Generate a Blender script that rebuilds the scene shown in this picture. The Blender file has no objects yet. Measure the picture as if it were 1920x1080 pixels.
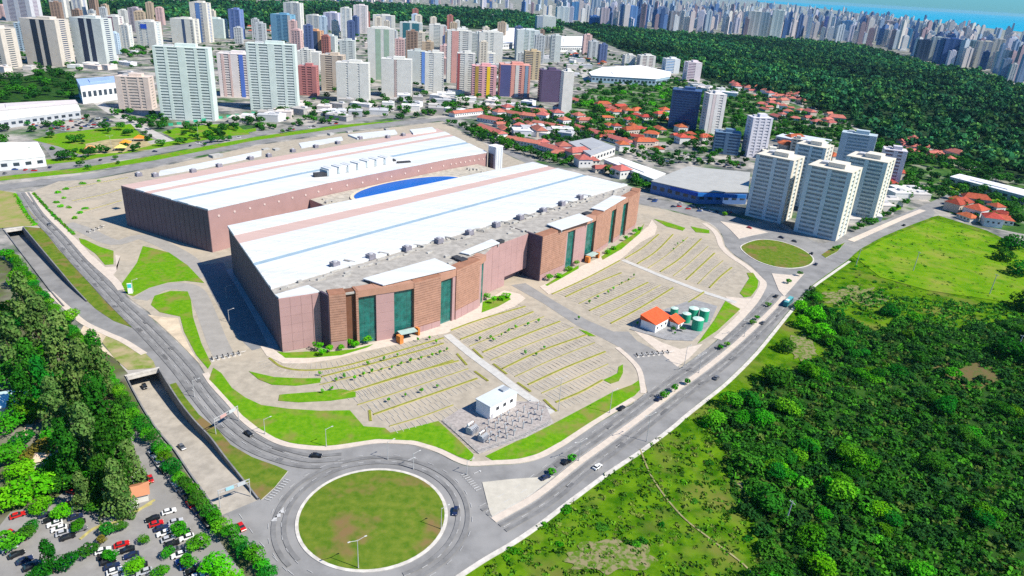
import bpy, bmesh, math, random
import numpy as np
from mathutils import Vector, Matrix
from mathutils.geometry import tessellate_polygon
random.seed(7); rng = np.random.default_rng(7)
scene = bpy.context.scene
COL = scene.collection
rad = math.radians

# ------------------------------------------------------------------ camera
FPX = 1335.0; PITCH = rad(23.2); ROLL = rad(3.6); CAM_H = 165.0
_r0 = Vector((1, 0, 0)); _u0 = Vector((0, math.sin(PITCH), math.cos(PITCH))); FWD = Vector((0, math.cos(PITCH), -math.sin(PITCH)))
RGT = math.cos(ROLL) * _r0 + math.sin(ROLL) * _u0
UPV = -math.sin(ROLL) * _r0 + math.cos(ROLL) * _u0
CAMP = Vector((0, 0, CAM_H))
cd = bpy.data.cameras.new('camera'); cam = bpy.data.objects.new('camera', cd); COL.objects.link(cam)
cd.sensor_width = 36.0; cd.lens = 36.0 * FPX / 1920.0; cd.clip_start = 1.0; cd.clip_end = 120000.0
mw = Matrix.Identity(4)
for i in range(3):
    mw[i][0] = RGT[i]; mw[i][1] = UPV[i]; mw[i][2] = -FWD[i]; mw[i][3] = CAMP[i]
cam.matrix_world = mw
scene.camera = cam

# ------------------------------------------------------------------ sky, sun, exposure
SUN_EL = rad(47.0); SUN_AZ = math.atan2(0.94, -0.34)          # measured from +Y towards +X
world = bpy.data.worlds.new('World'); scene.world = world; world.use_nodes = True
wn = world.node_tree.nodes; wl = world.node_tree.links
bg = wn.get('Background') or wn.new('ShaderNodeBackground')
sky = wn.new('ShaderNodeTexSky'); sky.sky_type = 'NISHITA'; sky.sun_disc = False
sky.sun_elevation = SUN_EL; sky.sun_rotation = SUN_AZ
sky.altitude = 0.0; sky.air_density = 1.0; sky.dust_density = 0.3; sky.ozone_density = 4.0
tint = wn.new('ShaderNodeMix'); tint.data_type = 'RGBA'; tint.blend_type = 'MULTIPLY'; tint.inputs['Factor'].default_value = 1.0; tint.inputs['B'].default_value = (0.30, 0.84, 1.32, 1)
wl.new(sky.outputs['Color'], tint.inputs['A']); wl.new(tint.outputs['Result'], bg.inputs['Color']); bg.inputs['Strength'].default_value = 0.072
sd = bpy.data.lights.new('sun', 'SUN'); sd.energy = 5.0; sd.angle = rad(0.53); sd.color = (1.0, 0.935, 0.83)
sun = bpy.data.objects.new('sun', sd); COL.objects.link(sun)
sv = Vector((math.sin(SUN_AZ) * math.cos(SUN_EL), math.cos(SUN_AZ) * math.cos(SUN_EL), math.sin(SUN_EL)))
sun.rotation_euler = sv.to_track_quat('Z', 'Y').to_euler(); sun.location = (200, -100, 400)
vs = scene.view_settings
vs.view_transform = 'Standard'; vs.look = 'None'; vs.exposure = 0.6; vs.gamma = 1.0; vs.use_curve_mapping = False
scene.cycles.use_denoising = False
scene.cycles.max_bounces = 5; scene.cycles.diffuse_bounces = 2; scene.cycles.glossy_bounces = 2
scene.cycles.transmission_bounces = 2; scene.cycles.transparent_max_bounces = 4; scene.cycles.volume_bounces = 0

# ------------------------------------------------------------------ helpers
def G(x, y, z=0.0):
    """survey helper: the point of the horizontal plane z that the photograph shows at pixel (x, y)"""
    d = (x - 960) * RGT - (y - 540) * UPV + FPX * FWD
    t = (z - CAM_H) / d.z
    return CAMP + t * d
def PX(p):
    v = Vector(p) - CAMP; w = v.dot(FWD)
    return 960 + FPX * v.dot(RGT) / w, 540 - FPX * v.dot(UPV) / w
def height_at(b, yt):
    lo, hi = 0.0, 400.0
    for _ in range(40):
        m = (lo + hi) / 2
        if PX((b[0], b[1], b[2] + m))[1] > yt: lo = m
        else: hi = m
    return m
def depth_at(p): return (Vector(p) - CAMP).dot(FWD)
def gp(pts, z=0.0): return [(G(x, y, z).x, G(x, y, z).y) for x, y in pts]
def smooth(pts, n=6, closed=False):
    """Catmull-Rom through 2d points"""
    P = [Vector(p) for p in pts]; N = len(P); out = []
    rngi = range(N) if closed else range(N - 1)
    for i in rngi:
        p1 = P[i]; p2 = P[(i + 1) % N]
        p0 = P[(i - 1) % N] if closed or i > 0 else p1 + (p1 - p2)
        p3 = P[(i + 2) % N] if closed or i + 2 < N else p2 + (p2 - p1)
        for k in range(n):
            t = k / n
            q = 0.5 * ((2 * p1) + (p2 - p0) * t + (2 * p0 - 5 * p1 + 4 * p2 - p3) * t * t + (3 * p1 - p0 - 3 * p2 + p3) * t ** 3)
            out.append((q.x, q.y))
    if not closed: out.append(tuple(P[-1][:2]))
    return out
def offset_line(pts, d):
    out = []
    for i, p in enumerate(pts):
        a = Vector(pts[max(0, i - 1)]); b = Vector(pts[min(len(pts) - 1, i + 1)])
        t = (b - a); t.normalize()
        out.append((p[0] - t.y * d, p[1] + t.x * d))
    return out
def walk(pts, step, start=0.0):
    """points and tangents every step metres along a polyline"""
    res = []; need = start
    for a, b in zip(pts[:-1], pts[1:]):
        a = Vector(a); b = Vector(b); L = (b - a).length
        if L < 1e-6: continue
        t = (b - a) / L; s = need
        while s <= L:
            q = a + t * s; res.append(((q.x, q.y), (t.x, t.y))); s += step
        need = s - L
    return res
def inside(p, poly):
    x, y = p; c = False; j = len(poly) - 1
    for i in range(len(poly)):
        xi, yi = poly[i][0], poly[i][1]; xj, yj = poly[j][0], poly[j][1]
        if (yi > y) != (yj > y) and x < (xj - xi) * (y - yi) / (yj - yi) + xi: c = not c
        j = i
    return c
def scatter(poly, n, mind=0.0, R=random, avoid=()):
    xs = [p[0] for p in poly]; ys = [p[1] for p in poly]; out = []; tries = 0
    while len(out) < n and tries < n * 60:
        tries += 1
        p = (R.uniform(min(xs), max(xs)), R.uniform(min(ys), max(ys)))
        if not inside(p, poly): continue
        if any(inside(p, a) for a in avoid): continue
        if mind and any((p[0] - q[0]) ** 2 + (p[1] - q[1]) ** 2 < mind * mind for q in out): continue
        out.append(p)
    return out

def tag(o, label=None, cat=None, group=None, kind=None):
    if label: o['label'] = label
    if cat: o['category'] = cat
    if group: o['group'] = group
    if kind: o['kind'] = kind
    return o
def empty(name, loc=(0, 0, 0), rz=0.0):
    o = bpy.data.objects.new(name, None); COL.objects.link(o); o.location = loc; o.rotation_euler = (0, 0, rz)
    o.empty_display_size = 1.0
    return o
def inst(me, name, parent=None, loc=(0, 0, 0), rz=0.0, sc=1.0, mat=None):
    o = bpy.data.objects.new(name, me); COL.objects.link(o)
    o.location = loc; o.rotation_euler = (0, 0, rz)
    o.scale = (sc, sc, sc) if not isinstance(sc, (tuple, list)) else sc
    if parent: o.parent = parent
    if mat:
        o.material_slots[0].link = 'OBJECT'; o.material_slots[0].material = mat
    return o
def copy_tree(o, parent=None):
    c = o.copy(); COL.objects.link(c); c.parent = parent
    for ch in o.children: copy_tree(ch, c)
    return c

class MB:
    """collects shapes into one mesh"""
    def __init__(s): s.v = []; s.f = []; s.m = []
    def add(s, vs_, fs, mi=0):
        b = len(s.v); s.v += [tuple(v) for v in vs_]; s.f += [tuple(b + i for i in f) for f in fs]; s.m += [mi] * len(fs); return s
    def box(s, c, d, rz=0.0, mi=0, taper=1.0):
        x, y, z = d[0] / 2, d[1] / 2, d[2] / 2; k = taper
        P = [(-x, -y, -z), (x, -y, -z), (x, y, -z), (-x, y, -z), (-x * k, -y * k, z), (x * k, -y * k, z), (x * k, y * k, z), (-x * k, y * k, z)]
        cs, sn = math.cos(rz), math.sin(rz)
        return s.add([(c[0] + a * cs - b * sn, c[1] + a * sn + b * cs, c[2] + e) for a, b, e in P],
                     [(0, 3, 2, 1), (4, 5, 6, 7), (0, 1, 5, 4), (1, 2, 6, 5), (2, 3, 7, 6), (3, 0, 4, 7)], mi)
    def prism(s, poly, z0, z1, mi=0, bottom=False, top=True, mtop=None):
        A = sum(poly[i][0] * poly[(i + 1) % len(poly)][1] - poly[(i + 1) % len(poly)][0] * poly[i][1] for i in range(len(poly)))
        if A < 0: poly = poly[::-1]
        n = len(poly); b = len(s.v)
        s.v += [(p[0], p[1], z0) for p in poly] + [(p[0], p[1], z1) for p in poly]
        for i in range(n):
            j = (i + 1) % n; s.f.append((b + i, b + j, b + n + j, b + n + i)); s.m.append(mi)
        if top:
            for t in tess(poly): s.f.append(tuple(b + n + i for i in t)); s.m.append(mi if mtop is None else mtop)
        return s
    def sheet(s, poly, z, mi=0, holes=()):
        loops = [list(poly)] + [list(h) for h in holes]; b = len(s.v)
        flat = [p for l in loops for p in l]
        s.v += [(p[0], p[1], z) for p in flat]
        for t in tess(*loops): s.f.append(tuple(b + i for i in t)); s.m.append(mi)
        return s
    def cyl(s, p, q, r0, r1=None, n=8, mi=0, cap=True):
        r1 = r0 if r1 is None else r1; p = Vector(p); q = Vector(q); d = (q - p).normalized()
        a = d.orthogonal().normalized(); c = d.cross(a); b = len(s.v)
        for (o, r) in ((p, r0), (q, r1)):
            for i in range(n):
                t = 2 * math.pi * i / n; w = o + r * (math.cos(t) * a + math.sin(t) * c); s.v.append(tuple(w))
        for i in range(n):
            j = (i + 1) % n; s.f.append((b + i, b + j, b + n + j, b + n + i)); s.m.append(mi)
        if cap:
            s.f.append(tuple(b + n + i for i in range(n))); s.m.append(mi)
            s.f.append(tuple(b + n - 1 - i for i in range(n))); s.m.append(mi)
        return s
    def mesh(s, name, mats):
        me = bpy.data.meshes.new(name); me.from_pydata(s.v, [], s.f)
        for m in (mats if isinstance(mats, (list, tuple)) else [mats]): me.materials.append(m)
        if any(s.m): me.polygons.foreach_set('material_index', s.m)
        me.update(); return me
    def build(s, name, mats, parent=None, loc=(0, 0, 0), rz=0.0):
        return inst(s.mesh(name, mats), name, parent, loc, rz)
def tess(*loops):
    V3 = [[Vector((p[0], p[1], 0)) for p in l] for l in loops]
    flat = [p for l in V3 for p in l]; out = []
    for t in tessellate_polygon(V3):
        a, b, c = (flat[i] for i in t)
        cr = (b - a).cross(c - a).z
        if abs(cr) < 1e-9: continue
        out.append(tuple(t) if cr > 0 else (t[0], t[2], t[1]))
    return out

# ------------------------------------------------------------------ materials
_mc = {}
def mat(name, col, rough=0.8, var=0.12, scale=0.3, col2=None, scale2=None, col3=None, spec=0.12, metal=0.0, bump=0.0, objrand=0.0, detail=4.0, lo=0.35, hi=0.65, translucent=0.0):
    if name in _mc: return _mc[name]
    m = bpy.data.materials.new(name); m.use_nodes = True; _mc[name] = m
    nt = m.node_tree; N = nt.nodes; L = nt.links; bs = N['Principled BSDF']
    bs.inputs['Roughness'].default_value = rough; bs.inputs['Specular IOR Level'].default_value = spec; bs.inputs['Metallic'].default_value = metal
    g = N.new('ShaderNodeNewGeometry')
    def noise(sc, det):
        n = N.new('ShaderNodeTexNoise'); n.inputs['Scale'].default_value = sc; n.inputs['Detail'].default_value = det; n.inputs['Roughness'].default_value = 0.62
        L.new(g.outputs['Position'], n.inputs['Vector']); return n
    n1 = noise(scale, detail)
    r = N.new('ShaderNodeValToRGB'); r.color_ramp.elements[0].position = lo; r.color_ramp.elements[1].position = hi
    c = Vector(col)
    a = c * (1 - var) if col2 is None else c
    b = c * (1 + var) if col2 is None else Vector(col2)
    r.color_ramp.elements[0].color = (*[min(1, x) for x in a], 1); r.color_ramp.elements[1].color = (*[min(1, x) for x in b], 1)
    L.new(n1.outputs['Fac'], r.inputs['Fac']); out = r.outputs['Color']
    if col3 is not None:
        n2 = noise(scale2 or scale * 0.13, 3.0)
        r2 = N.new('ShaderNodeValToRGB'); r2.color_ramp.elements[0].position = 0.5; r2.color_ramp.elements[1].position = 0.68
        L.new(n2.outputs['Fac'], r2.inputs['Fac'])
        mx = N.new('ShaderNodeMix'); mx.data_type = 'RGBA'; L.new(r2.outputs['Color'], mx.inputs['Factor'])
        L.new(out, mx.inputs['A']); mx.inputs['B'].default_value = (*col3, 1); out = mx.outputs['Result']
    if objrand:
        oi = N.new('ShaderNodeObjectInfo'); hs = N.new('ShaderNodeHueSaturation')
        mr = N.new('ShaderNodeMapRange'); mr.inputs['To Min'].default_value = 1 - objrand; mr.inputs['To Max'].default_value = 1 + objrand
        L.new(oi.outputs['Random'], mr.inputs['Value']); L.new(mr.outputs['Result'], hs.inputs['Value'])
        mr2 = N.new('ShaderNodeMapRange'); mr2.inputs['To Min'].default_value = 0.5 - objrand * 0.06; mr2.inputs['To Max'].default_value = 0.5 + objrand * 0.06
        ml = N.new('ShaderNodeMath'); ml.operation = 'MULTIPLY'; ml.inputs[1].default_value = 7.31
        fr = N.new('ShaderNodeMath'); fr.operation = 'FRACT'
        L.new(oi.outputs['Random'], ml.inputs[0]); L.new(ml.outputs[0], fr.inputs[0]); L.new(fr.outputs[0], mr2.inputs['Value']); L.new(mr2.outputs['Result'], hs.inputs['Hue'])
        L.new(out, hs.inputs['Color']); out = hs.outputs['Color']
    L.new(out, bs.inputs['Base Color'])
    if bump:
        bn = N.new('ShaderNodeBump'); bn.inputs['Strength'].default_value = bump; bn.inputs['Distance'].default_value = 0.3
        L.new(n1.outputs['Fac'], bn.inputs['Height']); L.new(bn.outputs['Normal'], bs.inputs['Normal'])
    if translucent:
        tr = N.new('ShaderNodeBsdfTranslucent'); L.new(out, tr.inputs['Color'])
        ms = N.new('ShaderNodeMixShader'); ms.inputs['Fac'].default_value = translucent
        L.new(bs.outputs['BSDF'], ms.inputs[1]); L.new(tr.outputs['BSDF'], ms.inputs[2]); L.new(ms.outputs['Shader'], N['Material Output'].inputs['Surface'])
    return m
def paint(col, rough=0.7, var=0.06, scale=0.15, spec=0.3, metal=0.0):
    key = 'paint_%d_%d_%d_%d' % (int(col[0] * 255), int(col[1] * 255), int(col[2] * 255), int(rough * 10))
    return mat(key, col, rough=rough, var=var, scale=scale, spec=spec, metal=metal)

ASPHALT = mat('asphalt', (0.215, 0.213, 0.208), var=0.16, scale=0.12, rough=0.9, col3=(0.275, 0.27, 0.26), scale2=0.035)
CONCRETE = mat('ramp_concrete', (0.37, 0.335, 0.28), var=0.16, scale=0.2, rough=0.9)
PAVER = mat('parking_paver', (0.355, 0.315, 0.25), var=0.13, scale=0.25, rough=0.9, col3=(0.425, 0.365, 0.28), scale2=0.02)
PLAZA = mat('plaza_stone', (0.53, 0.46, 0.385), var=0.08, scale=0.4, rough=0.85)
KERB = mat('kerb_white', (0.52, 0.49, 0.44), var=0.16, scale=0.4, rough=0.85)
WALKWAY = mat('walkway_white', (0.47, 0.46, 0.43), var=0.09, scale=0.4, rough=0.85)
INNER_ROAD = mat('inner_road', (0.25, 0.245, 0.235), var=0.1, scale=0.15, rough=0.9)
STALL = mat('stall_paint', (0.45, 0.43, 0.39), var=0.15, scale=0.8, rough=0.8)
MARK = mat('marking_white', (0.44, 0.44, 0.43), var=0.2, scale=0.8, rough=0.7)
YELLOW = mat('kerb_yellow', (0.40, 0.35, 0.13), var=0.2, scale=0.6, rough=0.8)
LAWN = mat('lawn', (0.075, 0.225, 0.006), var=0.3, scale=0.4, rough=0.95, col2=(0.145, 0.29, 0.012), col3=(0.205, 0.20, 0.05), scale2=0.08, detail=9, spec=0.0)
DRYLAWN = mat('dry_lawn', (0.07, 0.14, 0.012), scale=0.30, rough=0.95, col2=(0.145, 0.19, 0.025), col3=(0.19, 0.13, 0.055), scale2=0.075, detail=9, spec=0.0)
MEDIAN = mat('median_grass', (0.20, 0.22, 0.03), var=0.25, scale=0.5, rough=0.95)
FIELD = mat('field_grass', (0.03, 0.105, 0.003), scale=0.13, rough=0.95, col2=(0.105, 0.21, 0.007), col3=(0.15, 0.155, 0.035), scale2=0.035, detail=10, lo=.38, hi=.60, spec=0.0)
SOIL = mat('bare_soil', (0.27, 0.25, 0.12), var=0.3, scale=0.2, rough=0.95, detail=9)
PALE_SOIL = mat('pale_soil', (0.52, 0.43, 0.31), var=0.2, scale=0.15, rough=0.95)
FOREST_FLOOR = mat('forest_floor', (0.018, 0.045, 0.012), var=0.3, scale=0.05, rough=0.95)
CITY = mat('city_ground', (0.09, 0.10, 0.095), scale=0.035, rough=0.9, col2=(0.40, 0.37, 0.33), col3=(0.03, 0.10, 0.015), scale2=0.022, detail=10, lo=.40, hi=.60)
WALL_DARK = mat('retaining_wall', (0.20, 0.20, 0.20), var=0.2, scale=0.3, rough=0.9)
WHITE = mat('white_paint', (0.78, 0.78, 0.76), var=0.05, scale=0.3, rough=0.6)
STEEL = mat('galvanised_steel', (0.48, 0.49, 0.50), var=0.08, scale=0.6, rough=0.45, metal=0.4)
DARK = mat('dark_grey', (0.05, 0.052, 0.058), var=0.15, scale=0.5, rough=0.6)
GLASS_DARK = mat('dark_glazing', (0.035, 0.05, 0.07), var=0.4, scale=0.12, rough=0.15, spec=0.6)
LEAF = mat('leaf', (0.04, 0.24, 0.006), scale=0.35, col2=(0.10, 0.35, 0.014), rough=0.75, objrand=0.35, translucent=0.25, spec=0.0)
LEAF_BRIGHT = mat('leaf_bright', (0.07, 0.38, 0.004), scale=0.35, col2=(0.15, 0.50, 0.012), rough=0.75, objrand=0.25, translucent=0.25, spec=0.0)
LEAF_GREY = mat('leaf_grey', (0.055, 0.14, 0.026), scale=0.35, col2=(0.14, 0.225, 0.055), rough=0.8, objrand=0.2, translucent=0.2, spec=0.0)
LEAF_OLIVE = mat('leaf_olive', (0.16, 0.15, 0.02), scale=0.35, col2=(0.22, 0.19, 0.03), rough=0.8, objrand=0.2, translucent=0.2, spec=0.0)
LEAF_DARK = mat('leaf_dark', (0.016, 0.12, 0.010), scale=0.3, col2=(0.04, 0.20, 0.014), rough=0.8, objrand=0.35, translucent=0.2, spec=0.0)
BARK = mat('bark', (0.12, 0.085, 0.055), var=0.25, scale=2.0, rough=0.95)
USE_HAZE = True
# ================================================================== GROUND, ROADS, WATER
_z = [0.02]
def nz(step=0.003):
    _z[0] += step; return _z[0]
def area(name, px, m, z=None, sm=False, world_pts=False, holes=()):
    pts = px if world_pts else gp(px)
    if sm: pts = smooth(pts, 5, True)
    o = MB().sheet(pts, nz() if z is None else z, holes=holes).build(name, m)
    return tag(o, kind='structure')
def slab(name, px, m, h=0.14, sm=True, world_pts=False, kerb=None, base=0.0):
    """raised island, kerb face included"""
    pts = px if world_pts else gp(px)
    if sm: pts = smooth(pts, 5, True)
    z1 = base + h + nz(0.001)
    if kerb:
        o = MB().prism(pts, 0.0, z1, mi=1, mtop=0).build(name, [m, kerb])
    else:
        o = MB().prism(pts, 0.0, z1).build(name, m)
    return tag(o, kind='structure')
def ribbon(name, px, w, m, h=0.14, n=6, world_pts=False, flat=False, build=True):
    pts = px if world_pts else gp(px)
    if len(pts) > 2 and n > 1: pts = smooth(pts, n)
    poly = offset_line(pts, w / 2) + offset_line(pts, -w / 2)[::-1]
    if flat: o = MB().sheet(poly, nz()).build(name, m)
    else: o = MB().prism(poly, 0.0, h + nz(0.001)).build(name, m)
    return tag(o, kind='structure')

# ---- two underpass ramps cut into the ground
def trench_lines(px, width, n=6):
    R = smooth(gp(px), n)                       # right-hand wall top, from the portal to where the ramp meets the street
    d = Vector(R[-1]) - Vector(R[0]); side = 1.0
    Lft = offset_line(R, width)
    # the ramp bed lies on the image-left side
    if PX((*Lft[len(Lft) // 2], 0))[0] > PX((*R[len(R) // 2], 0))[0]: Lft = offset_line(R, -width)
    return R, Lft
TR1 = trench_lines([(43, 427), (73, 463), (110, 507), (135, 537), (162, 566)], 10.0)
TR2 = trench_lines([(297, 693), (313, 720), (337, 757), (363, 790), (393, 822), (420, 858), (447, 892), (483, 938)], 12.5)
def hole_of(tr): return tr[0] + tr[1][::-1]
HOLES = [hole_of(TR1), hole_of(TR2)]
BIG = 60000.0
tag(MB().sheet([(-BIG, -BIG), (BIG, -BIG), (BIG, BIG), (-BIG, BIG)], 0.0, holes=HOLES).build('ground', CITY), kind='structure')

def build_trench(tr, depth, bedmat, name):
    R, Lf = tr; n = len(R)
    zs = [-depth * (1 - (i / (n - 1))) ** 1.0 + 0.02 for i in range(n)]
    bed = MB()
    for i in range(n - 1):
        bed.add([(*Lf[i], zs[i]), (*R[i], zs[i]), (*R[i + 1], zs[i + 1]), (*Lf[i + 1], zs[i + 1])], [(0, 1, 2, 3)])
    t = Vector(R[0]) - Vector(R[1]); t.normalize()
    back = [(p[0] + t.x * 30, p[1] + t.y * 30) for p in (R[0], Lf[0])]
    bed.add([(*back[1], zs[0]), (*back[0], zs[0]), (*R[0], zs[0]), (*Lf[0], zs[0])], [(0, 1, 2, 3)])
    tag(bed.build(name + '_road', bedmat), kind='structure')
    root = empty(name + '_wall', (*R[0], 0)); mi = Matrix.Translation((-R[0][0], -R[0][1], 0))
    def loc(vs_): return [(x - R[0][0], y - R[0][1], z) for x, y, z in vs_]
    for side, ln, nm in ((1, R, 'retaining_wall'), (-1, Lf, 'retaining_wall')):
        outer = offset_line(ln, -0.5 * side)
        if (Vector(outer[n // 2]) - Vector((R if side < 0 else Lf)[n // 2])).length < (Vector(ln[n // 2]) - Vector((R if side < 0 else Lf)[n // 2])).length:
            outer = offset_line(ln, 0.5 * side)
        b = MB()
        for i in range(n - 1):
            zt = 0.75
            b.add(loc([(*ln[i], zs[i] - .1), (*ln[i + 1], zs[i + 1] - .1), (*ln[i + 1], zt), (*ln[i], zt), (*outer[i], zt), (*outer[i + 1], zt), (*outer[i], 0), (*outer[i + 1], 0)]),
                  [(0, 1, 2, 3), (3, 2, 5, 4), (4, 5, 7, 6)])
        b.build(nm, WALL_DARK, root)
    # portal: header beam and tunnel box behind it
    c = (Vector(R[0]) + Vector(Lf[0])) / 2; rz = math.atan2(t.y, t.x) - math.pi / 2; W = (Vector(R[0]) - Vector(Lf[0])).length
    c2 = c - Vector((R[0][0], R[0][1]))
    MB().box((c2.x + t.x * 0.6, c2.y + t.y * 0.6, -0.45), (W + 1.2, 1.0, 2.3), rz).build('portal_header', KERB, root)
    tb = MB()
    for sgn in (-1, 1):
        q = c2 + Vector((-t.y, t.x)) * sgn * (W / 2 + 0.3) + t * 16
        tb.box((q.x, q.y, -depth / 2 - 0.3), (0.5, 30, depth + 0.6), rz)
    q = c2 + t * 16; tb.box((q.x, q.y, -1.1), (W + 1, 30, 0.6), rz)
    q = c2 + t * 31; tb.box((q.x, q.y, -depth / 2), (W + 1, 0.5, depth), rz)
    tb.build('tunnel_lining', WALL_DARK, root)
    return root
tag(build_trench(TR1, 5.8, ASPHALT, 'northern_underpass'), 'concrete walls and portal of the underpass ramp at the left edge beside the grass strip', 'underpass')
tag(build_trench(TR2, 6.8, CONCRETE, 'southern_underpass'), 'dark retaining walls of the curved underpass ramp running along the tree hedge', 'underpass')

# ---- grass land on the right of the boulevard
RIGHT_EDGE = [(1753, 397), (1747, 407), (1713, 420), (1657, 443), (1613, 467), (1590, 487), (1557, 510), (1520, 537), (1487, 573), (1467, 597), (1443, 627), (1413, 663), (1363, 713), (1320, 748), (1280, 780), (1257, 800), (1200, 843), (1140, 883), (1067, 937), (1007, 983), (957, 1017), (907, 1047), (857, 1080), (780, 1130), (700, 1180), (600, 1230)]
FIELD_PX = [(1760, 404), (1850, 432), (1930, 470), (2300, 540), (2500, 900), (2400, 1500), (620, 1500), (600, 1240)] + RIGHT_EDGE[::-1][1:-1]
area('scrub_field', FIELD_PX, FIELD)
FOREST_PX = [(1052, 47), (1110, 70), (1160, 92), (1230, 118), (1330, 152), (1480, 188), (1590, 228), (1650, 268), (1800, 300), (1920, 345), (2300, 430), (2600, 330), (2300, 220), (1920, 168), (1830, 138), (1740, 124), (1620, 90), (1540, 80), (1400, 72), (1280, 64), (1180, 56), (1100, 46)]
SCRUB_FLOOR = mat('scrub_floor', (0.008, 0.035, 0.004), scale=0.15, col2=(0.03, 0.09, 0.008), rough=.95, detail=8)  # floor tone darkened to paint shadow gaps between the trees
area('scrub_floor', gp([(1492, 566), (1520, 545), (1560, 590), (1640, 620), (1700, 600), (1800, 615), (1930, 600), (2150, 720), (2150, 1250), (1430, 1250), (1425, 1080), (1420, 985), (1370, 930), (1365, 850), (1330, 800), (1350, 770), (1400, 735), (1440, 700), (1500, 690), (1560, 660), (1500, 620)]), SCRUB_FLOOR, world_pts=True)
area('garden_ground', [(1065, 190), (1120, 165), (1255, 150), (1330, 158), (1480, 192), (1590, 234), (1650, 272), (1800, 306), (1925, 350), (1925, 440), (1850, 425), (1770, 395), (1720, 362), (1690, 380), (1640, 395), (1650, 320), (1600, 282), (1500, 262), (1440, 262), (1380, 262), (1330, 262), (1200, 268), (1100, 245)], mat('garden_ground', (0.02, 0.075, 0.01), scale=0.06, col2=(0.07, 0.15, 0.025), rough=.95, col3=(0.28, 0.26, 0.22), scale2=0.03, detail=9), z=0.05)
area('park_ground', [(-40, 146), (40, 144), (95, 132), (128, 136), (165, 168), (130, 186), (60, 194), (-40, 202)], SCRUB_FLOOR, z=0.05)
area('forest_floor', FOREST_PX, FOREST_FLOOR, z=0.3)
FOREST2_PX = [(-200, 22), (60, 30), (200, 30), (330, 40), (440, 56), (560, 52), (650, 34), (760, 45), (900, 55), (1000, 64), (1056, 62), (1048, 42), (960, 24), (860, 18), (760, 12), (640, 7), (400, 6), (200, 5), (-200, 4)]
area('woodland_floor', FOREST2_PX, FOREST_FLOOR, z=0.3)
area('forest_clearing', [(1300, 118), (1340, 128), (1400, 140), (1410, 147), (1350, 145), (1300, 132)], LAWN, z=0.5)
area('forest_clearing', [(1840, 190), (1920, 200), (1960, 215), (1920, 218), (1860, 205)], LAWN, z=0.5)
area('forest_clearing', [(1755, 127), (1830, 133), (1820, 138), (1780, 136)], LAWN, z=0.5)
area('forest_clearing', [(1560, 186), (1590, 192), (1570, 196), (1530, 190)], LAWN, z=0.5)
# ---- sea
SEA = mat('sea', (0.002, 0.26, 0.42), var=0.15, scale=0.002, rough=0.4, spec=0.0)
coast = [G(x, y) for x, y in [(1420, 3.5), (1500, 11), (1640, 29), (1760, 43), (1900, 58), (2100, 82)]]
tag(MB().sheet([(p.x, p.y) for p in coast] + [(30000, 9000), (58000, 20000), (58000, 58000), (coast[0].x * 58000 / coast[0].y, 58000)], 0.8).build('sea', SEA), kind='structure')

# ---- bottom-left car park and tree ground
def left_of_trench(tr, d): return [(p[0] + (p[0] - q[0]) / 12.5 * d, p[1] + (p[1] - q[1]) / 12.5 * d) for p, q in zip(tr[1], tr[0])]
edge2 = left_of_trench(TR2, 1.0)
LOT = mat('old_asphalt', (0.25, 0.24, 0.225), var=0.14, scale=0.2, rough=0.9, col3=(0.22, 0.215, 0.205), scale2=0.05)
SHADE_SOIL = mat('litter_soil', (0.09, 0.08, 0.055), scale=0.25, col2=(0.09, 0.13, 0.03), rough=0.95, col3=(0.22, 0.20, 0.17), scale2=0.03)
lot_w = gp([(-500, 700), (-80, 500), (-8, 470), (40, 520), (95, 570), (150, 622), (215, 672), (240, 700)]) + edge2 + gp([(420, 968), (440, 1012), (470, 1045), (510, 1090), (590, 1240), (560, 1500), (-700, 1500)])
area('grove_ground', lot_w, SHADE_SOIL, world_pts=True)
area('car_park', [(275, 905), (245, 820), (262, 800), (300, 850), (352, 930), (430, 1040), (480, 1110), (480, 1400), (-200, 1400), (-120, 1050), (0, 985), (20, 960), (90, 945), (130, 915), (150, 925), (215, 950), (270, 935)], LOT)

# ---- main asphalt
LEFT_R1 = [(30, 360), (50, 397), (83, 437), (123, 490), (167, 540), (213, 577), (250, 617)]
RIGHT_R1 = [(50, 360), (83, 400), (133, 450), (167, 487), (207, 523), (247, 567), (277, 587), (293, 607), (330, 640), (367, 677), (390, 713), (427, 757), (447, 783), (477, 810), (513, 830), (547, 840), (600, 845), (640, 842), (707, 832), (773, 835), (820, 850), (853, 867), (880, 875), (923, 873), (973, 870), (1013, 860), (1057, 837), (1107, 803), (1157, 773), (1187, 757), (1230, 722), (1280, 687), (1330, 650), (1380, 607), (1413, 573), (1430, 547), (1437, 530), (1427, 517), (1407, 497), (1377, 477), (1360, 460), (1355, 443), (1347, 430), (1330, 417), (1307, 407), (1250, 392), (1196, 381)]
TOP_ST = [(1196, 367), (1270, 380), (1340, 396), (1400, 412), (1470, 432), (1510, 445), (1545, 456), (1590, 438), (1650, 416), (1700, 398), (1735, 384)]
w_r = smooth(gp(RIGHT_R1), 5); w_t = smooth(gp(TOP_ST), 4); w_e = smooth(gp(RIGHT_EDGE), 5)
w_l = smooth(gp(LEFT_R1), 5)
bot = gp([(600, 1400), (590, 1240), (510, 1090), (500, 1057), (473, 1030), (447, 1003), (427, 965)])
tr2r = TR2[0][::-1]
mid = gp([(283, 672), (258, 652), (233, 637), (200, 623), (165, 605)])
boulevard = w_r + w_t + w_e + bot + [TR2[1][-1]] + tr2r + mid + [TR1[1][-1], TR1[0][-1]] + gp([(190, 587), (213, 602)]) + w_l[::-1]
area('boulevard', boulevard, ASPHALT, world_pts=True)
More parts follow.
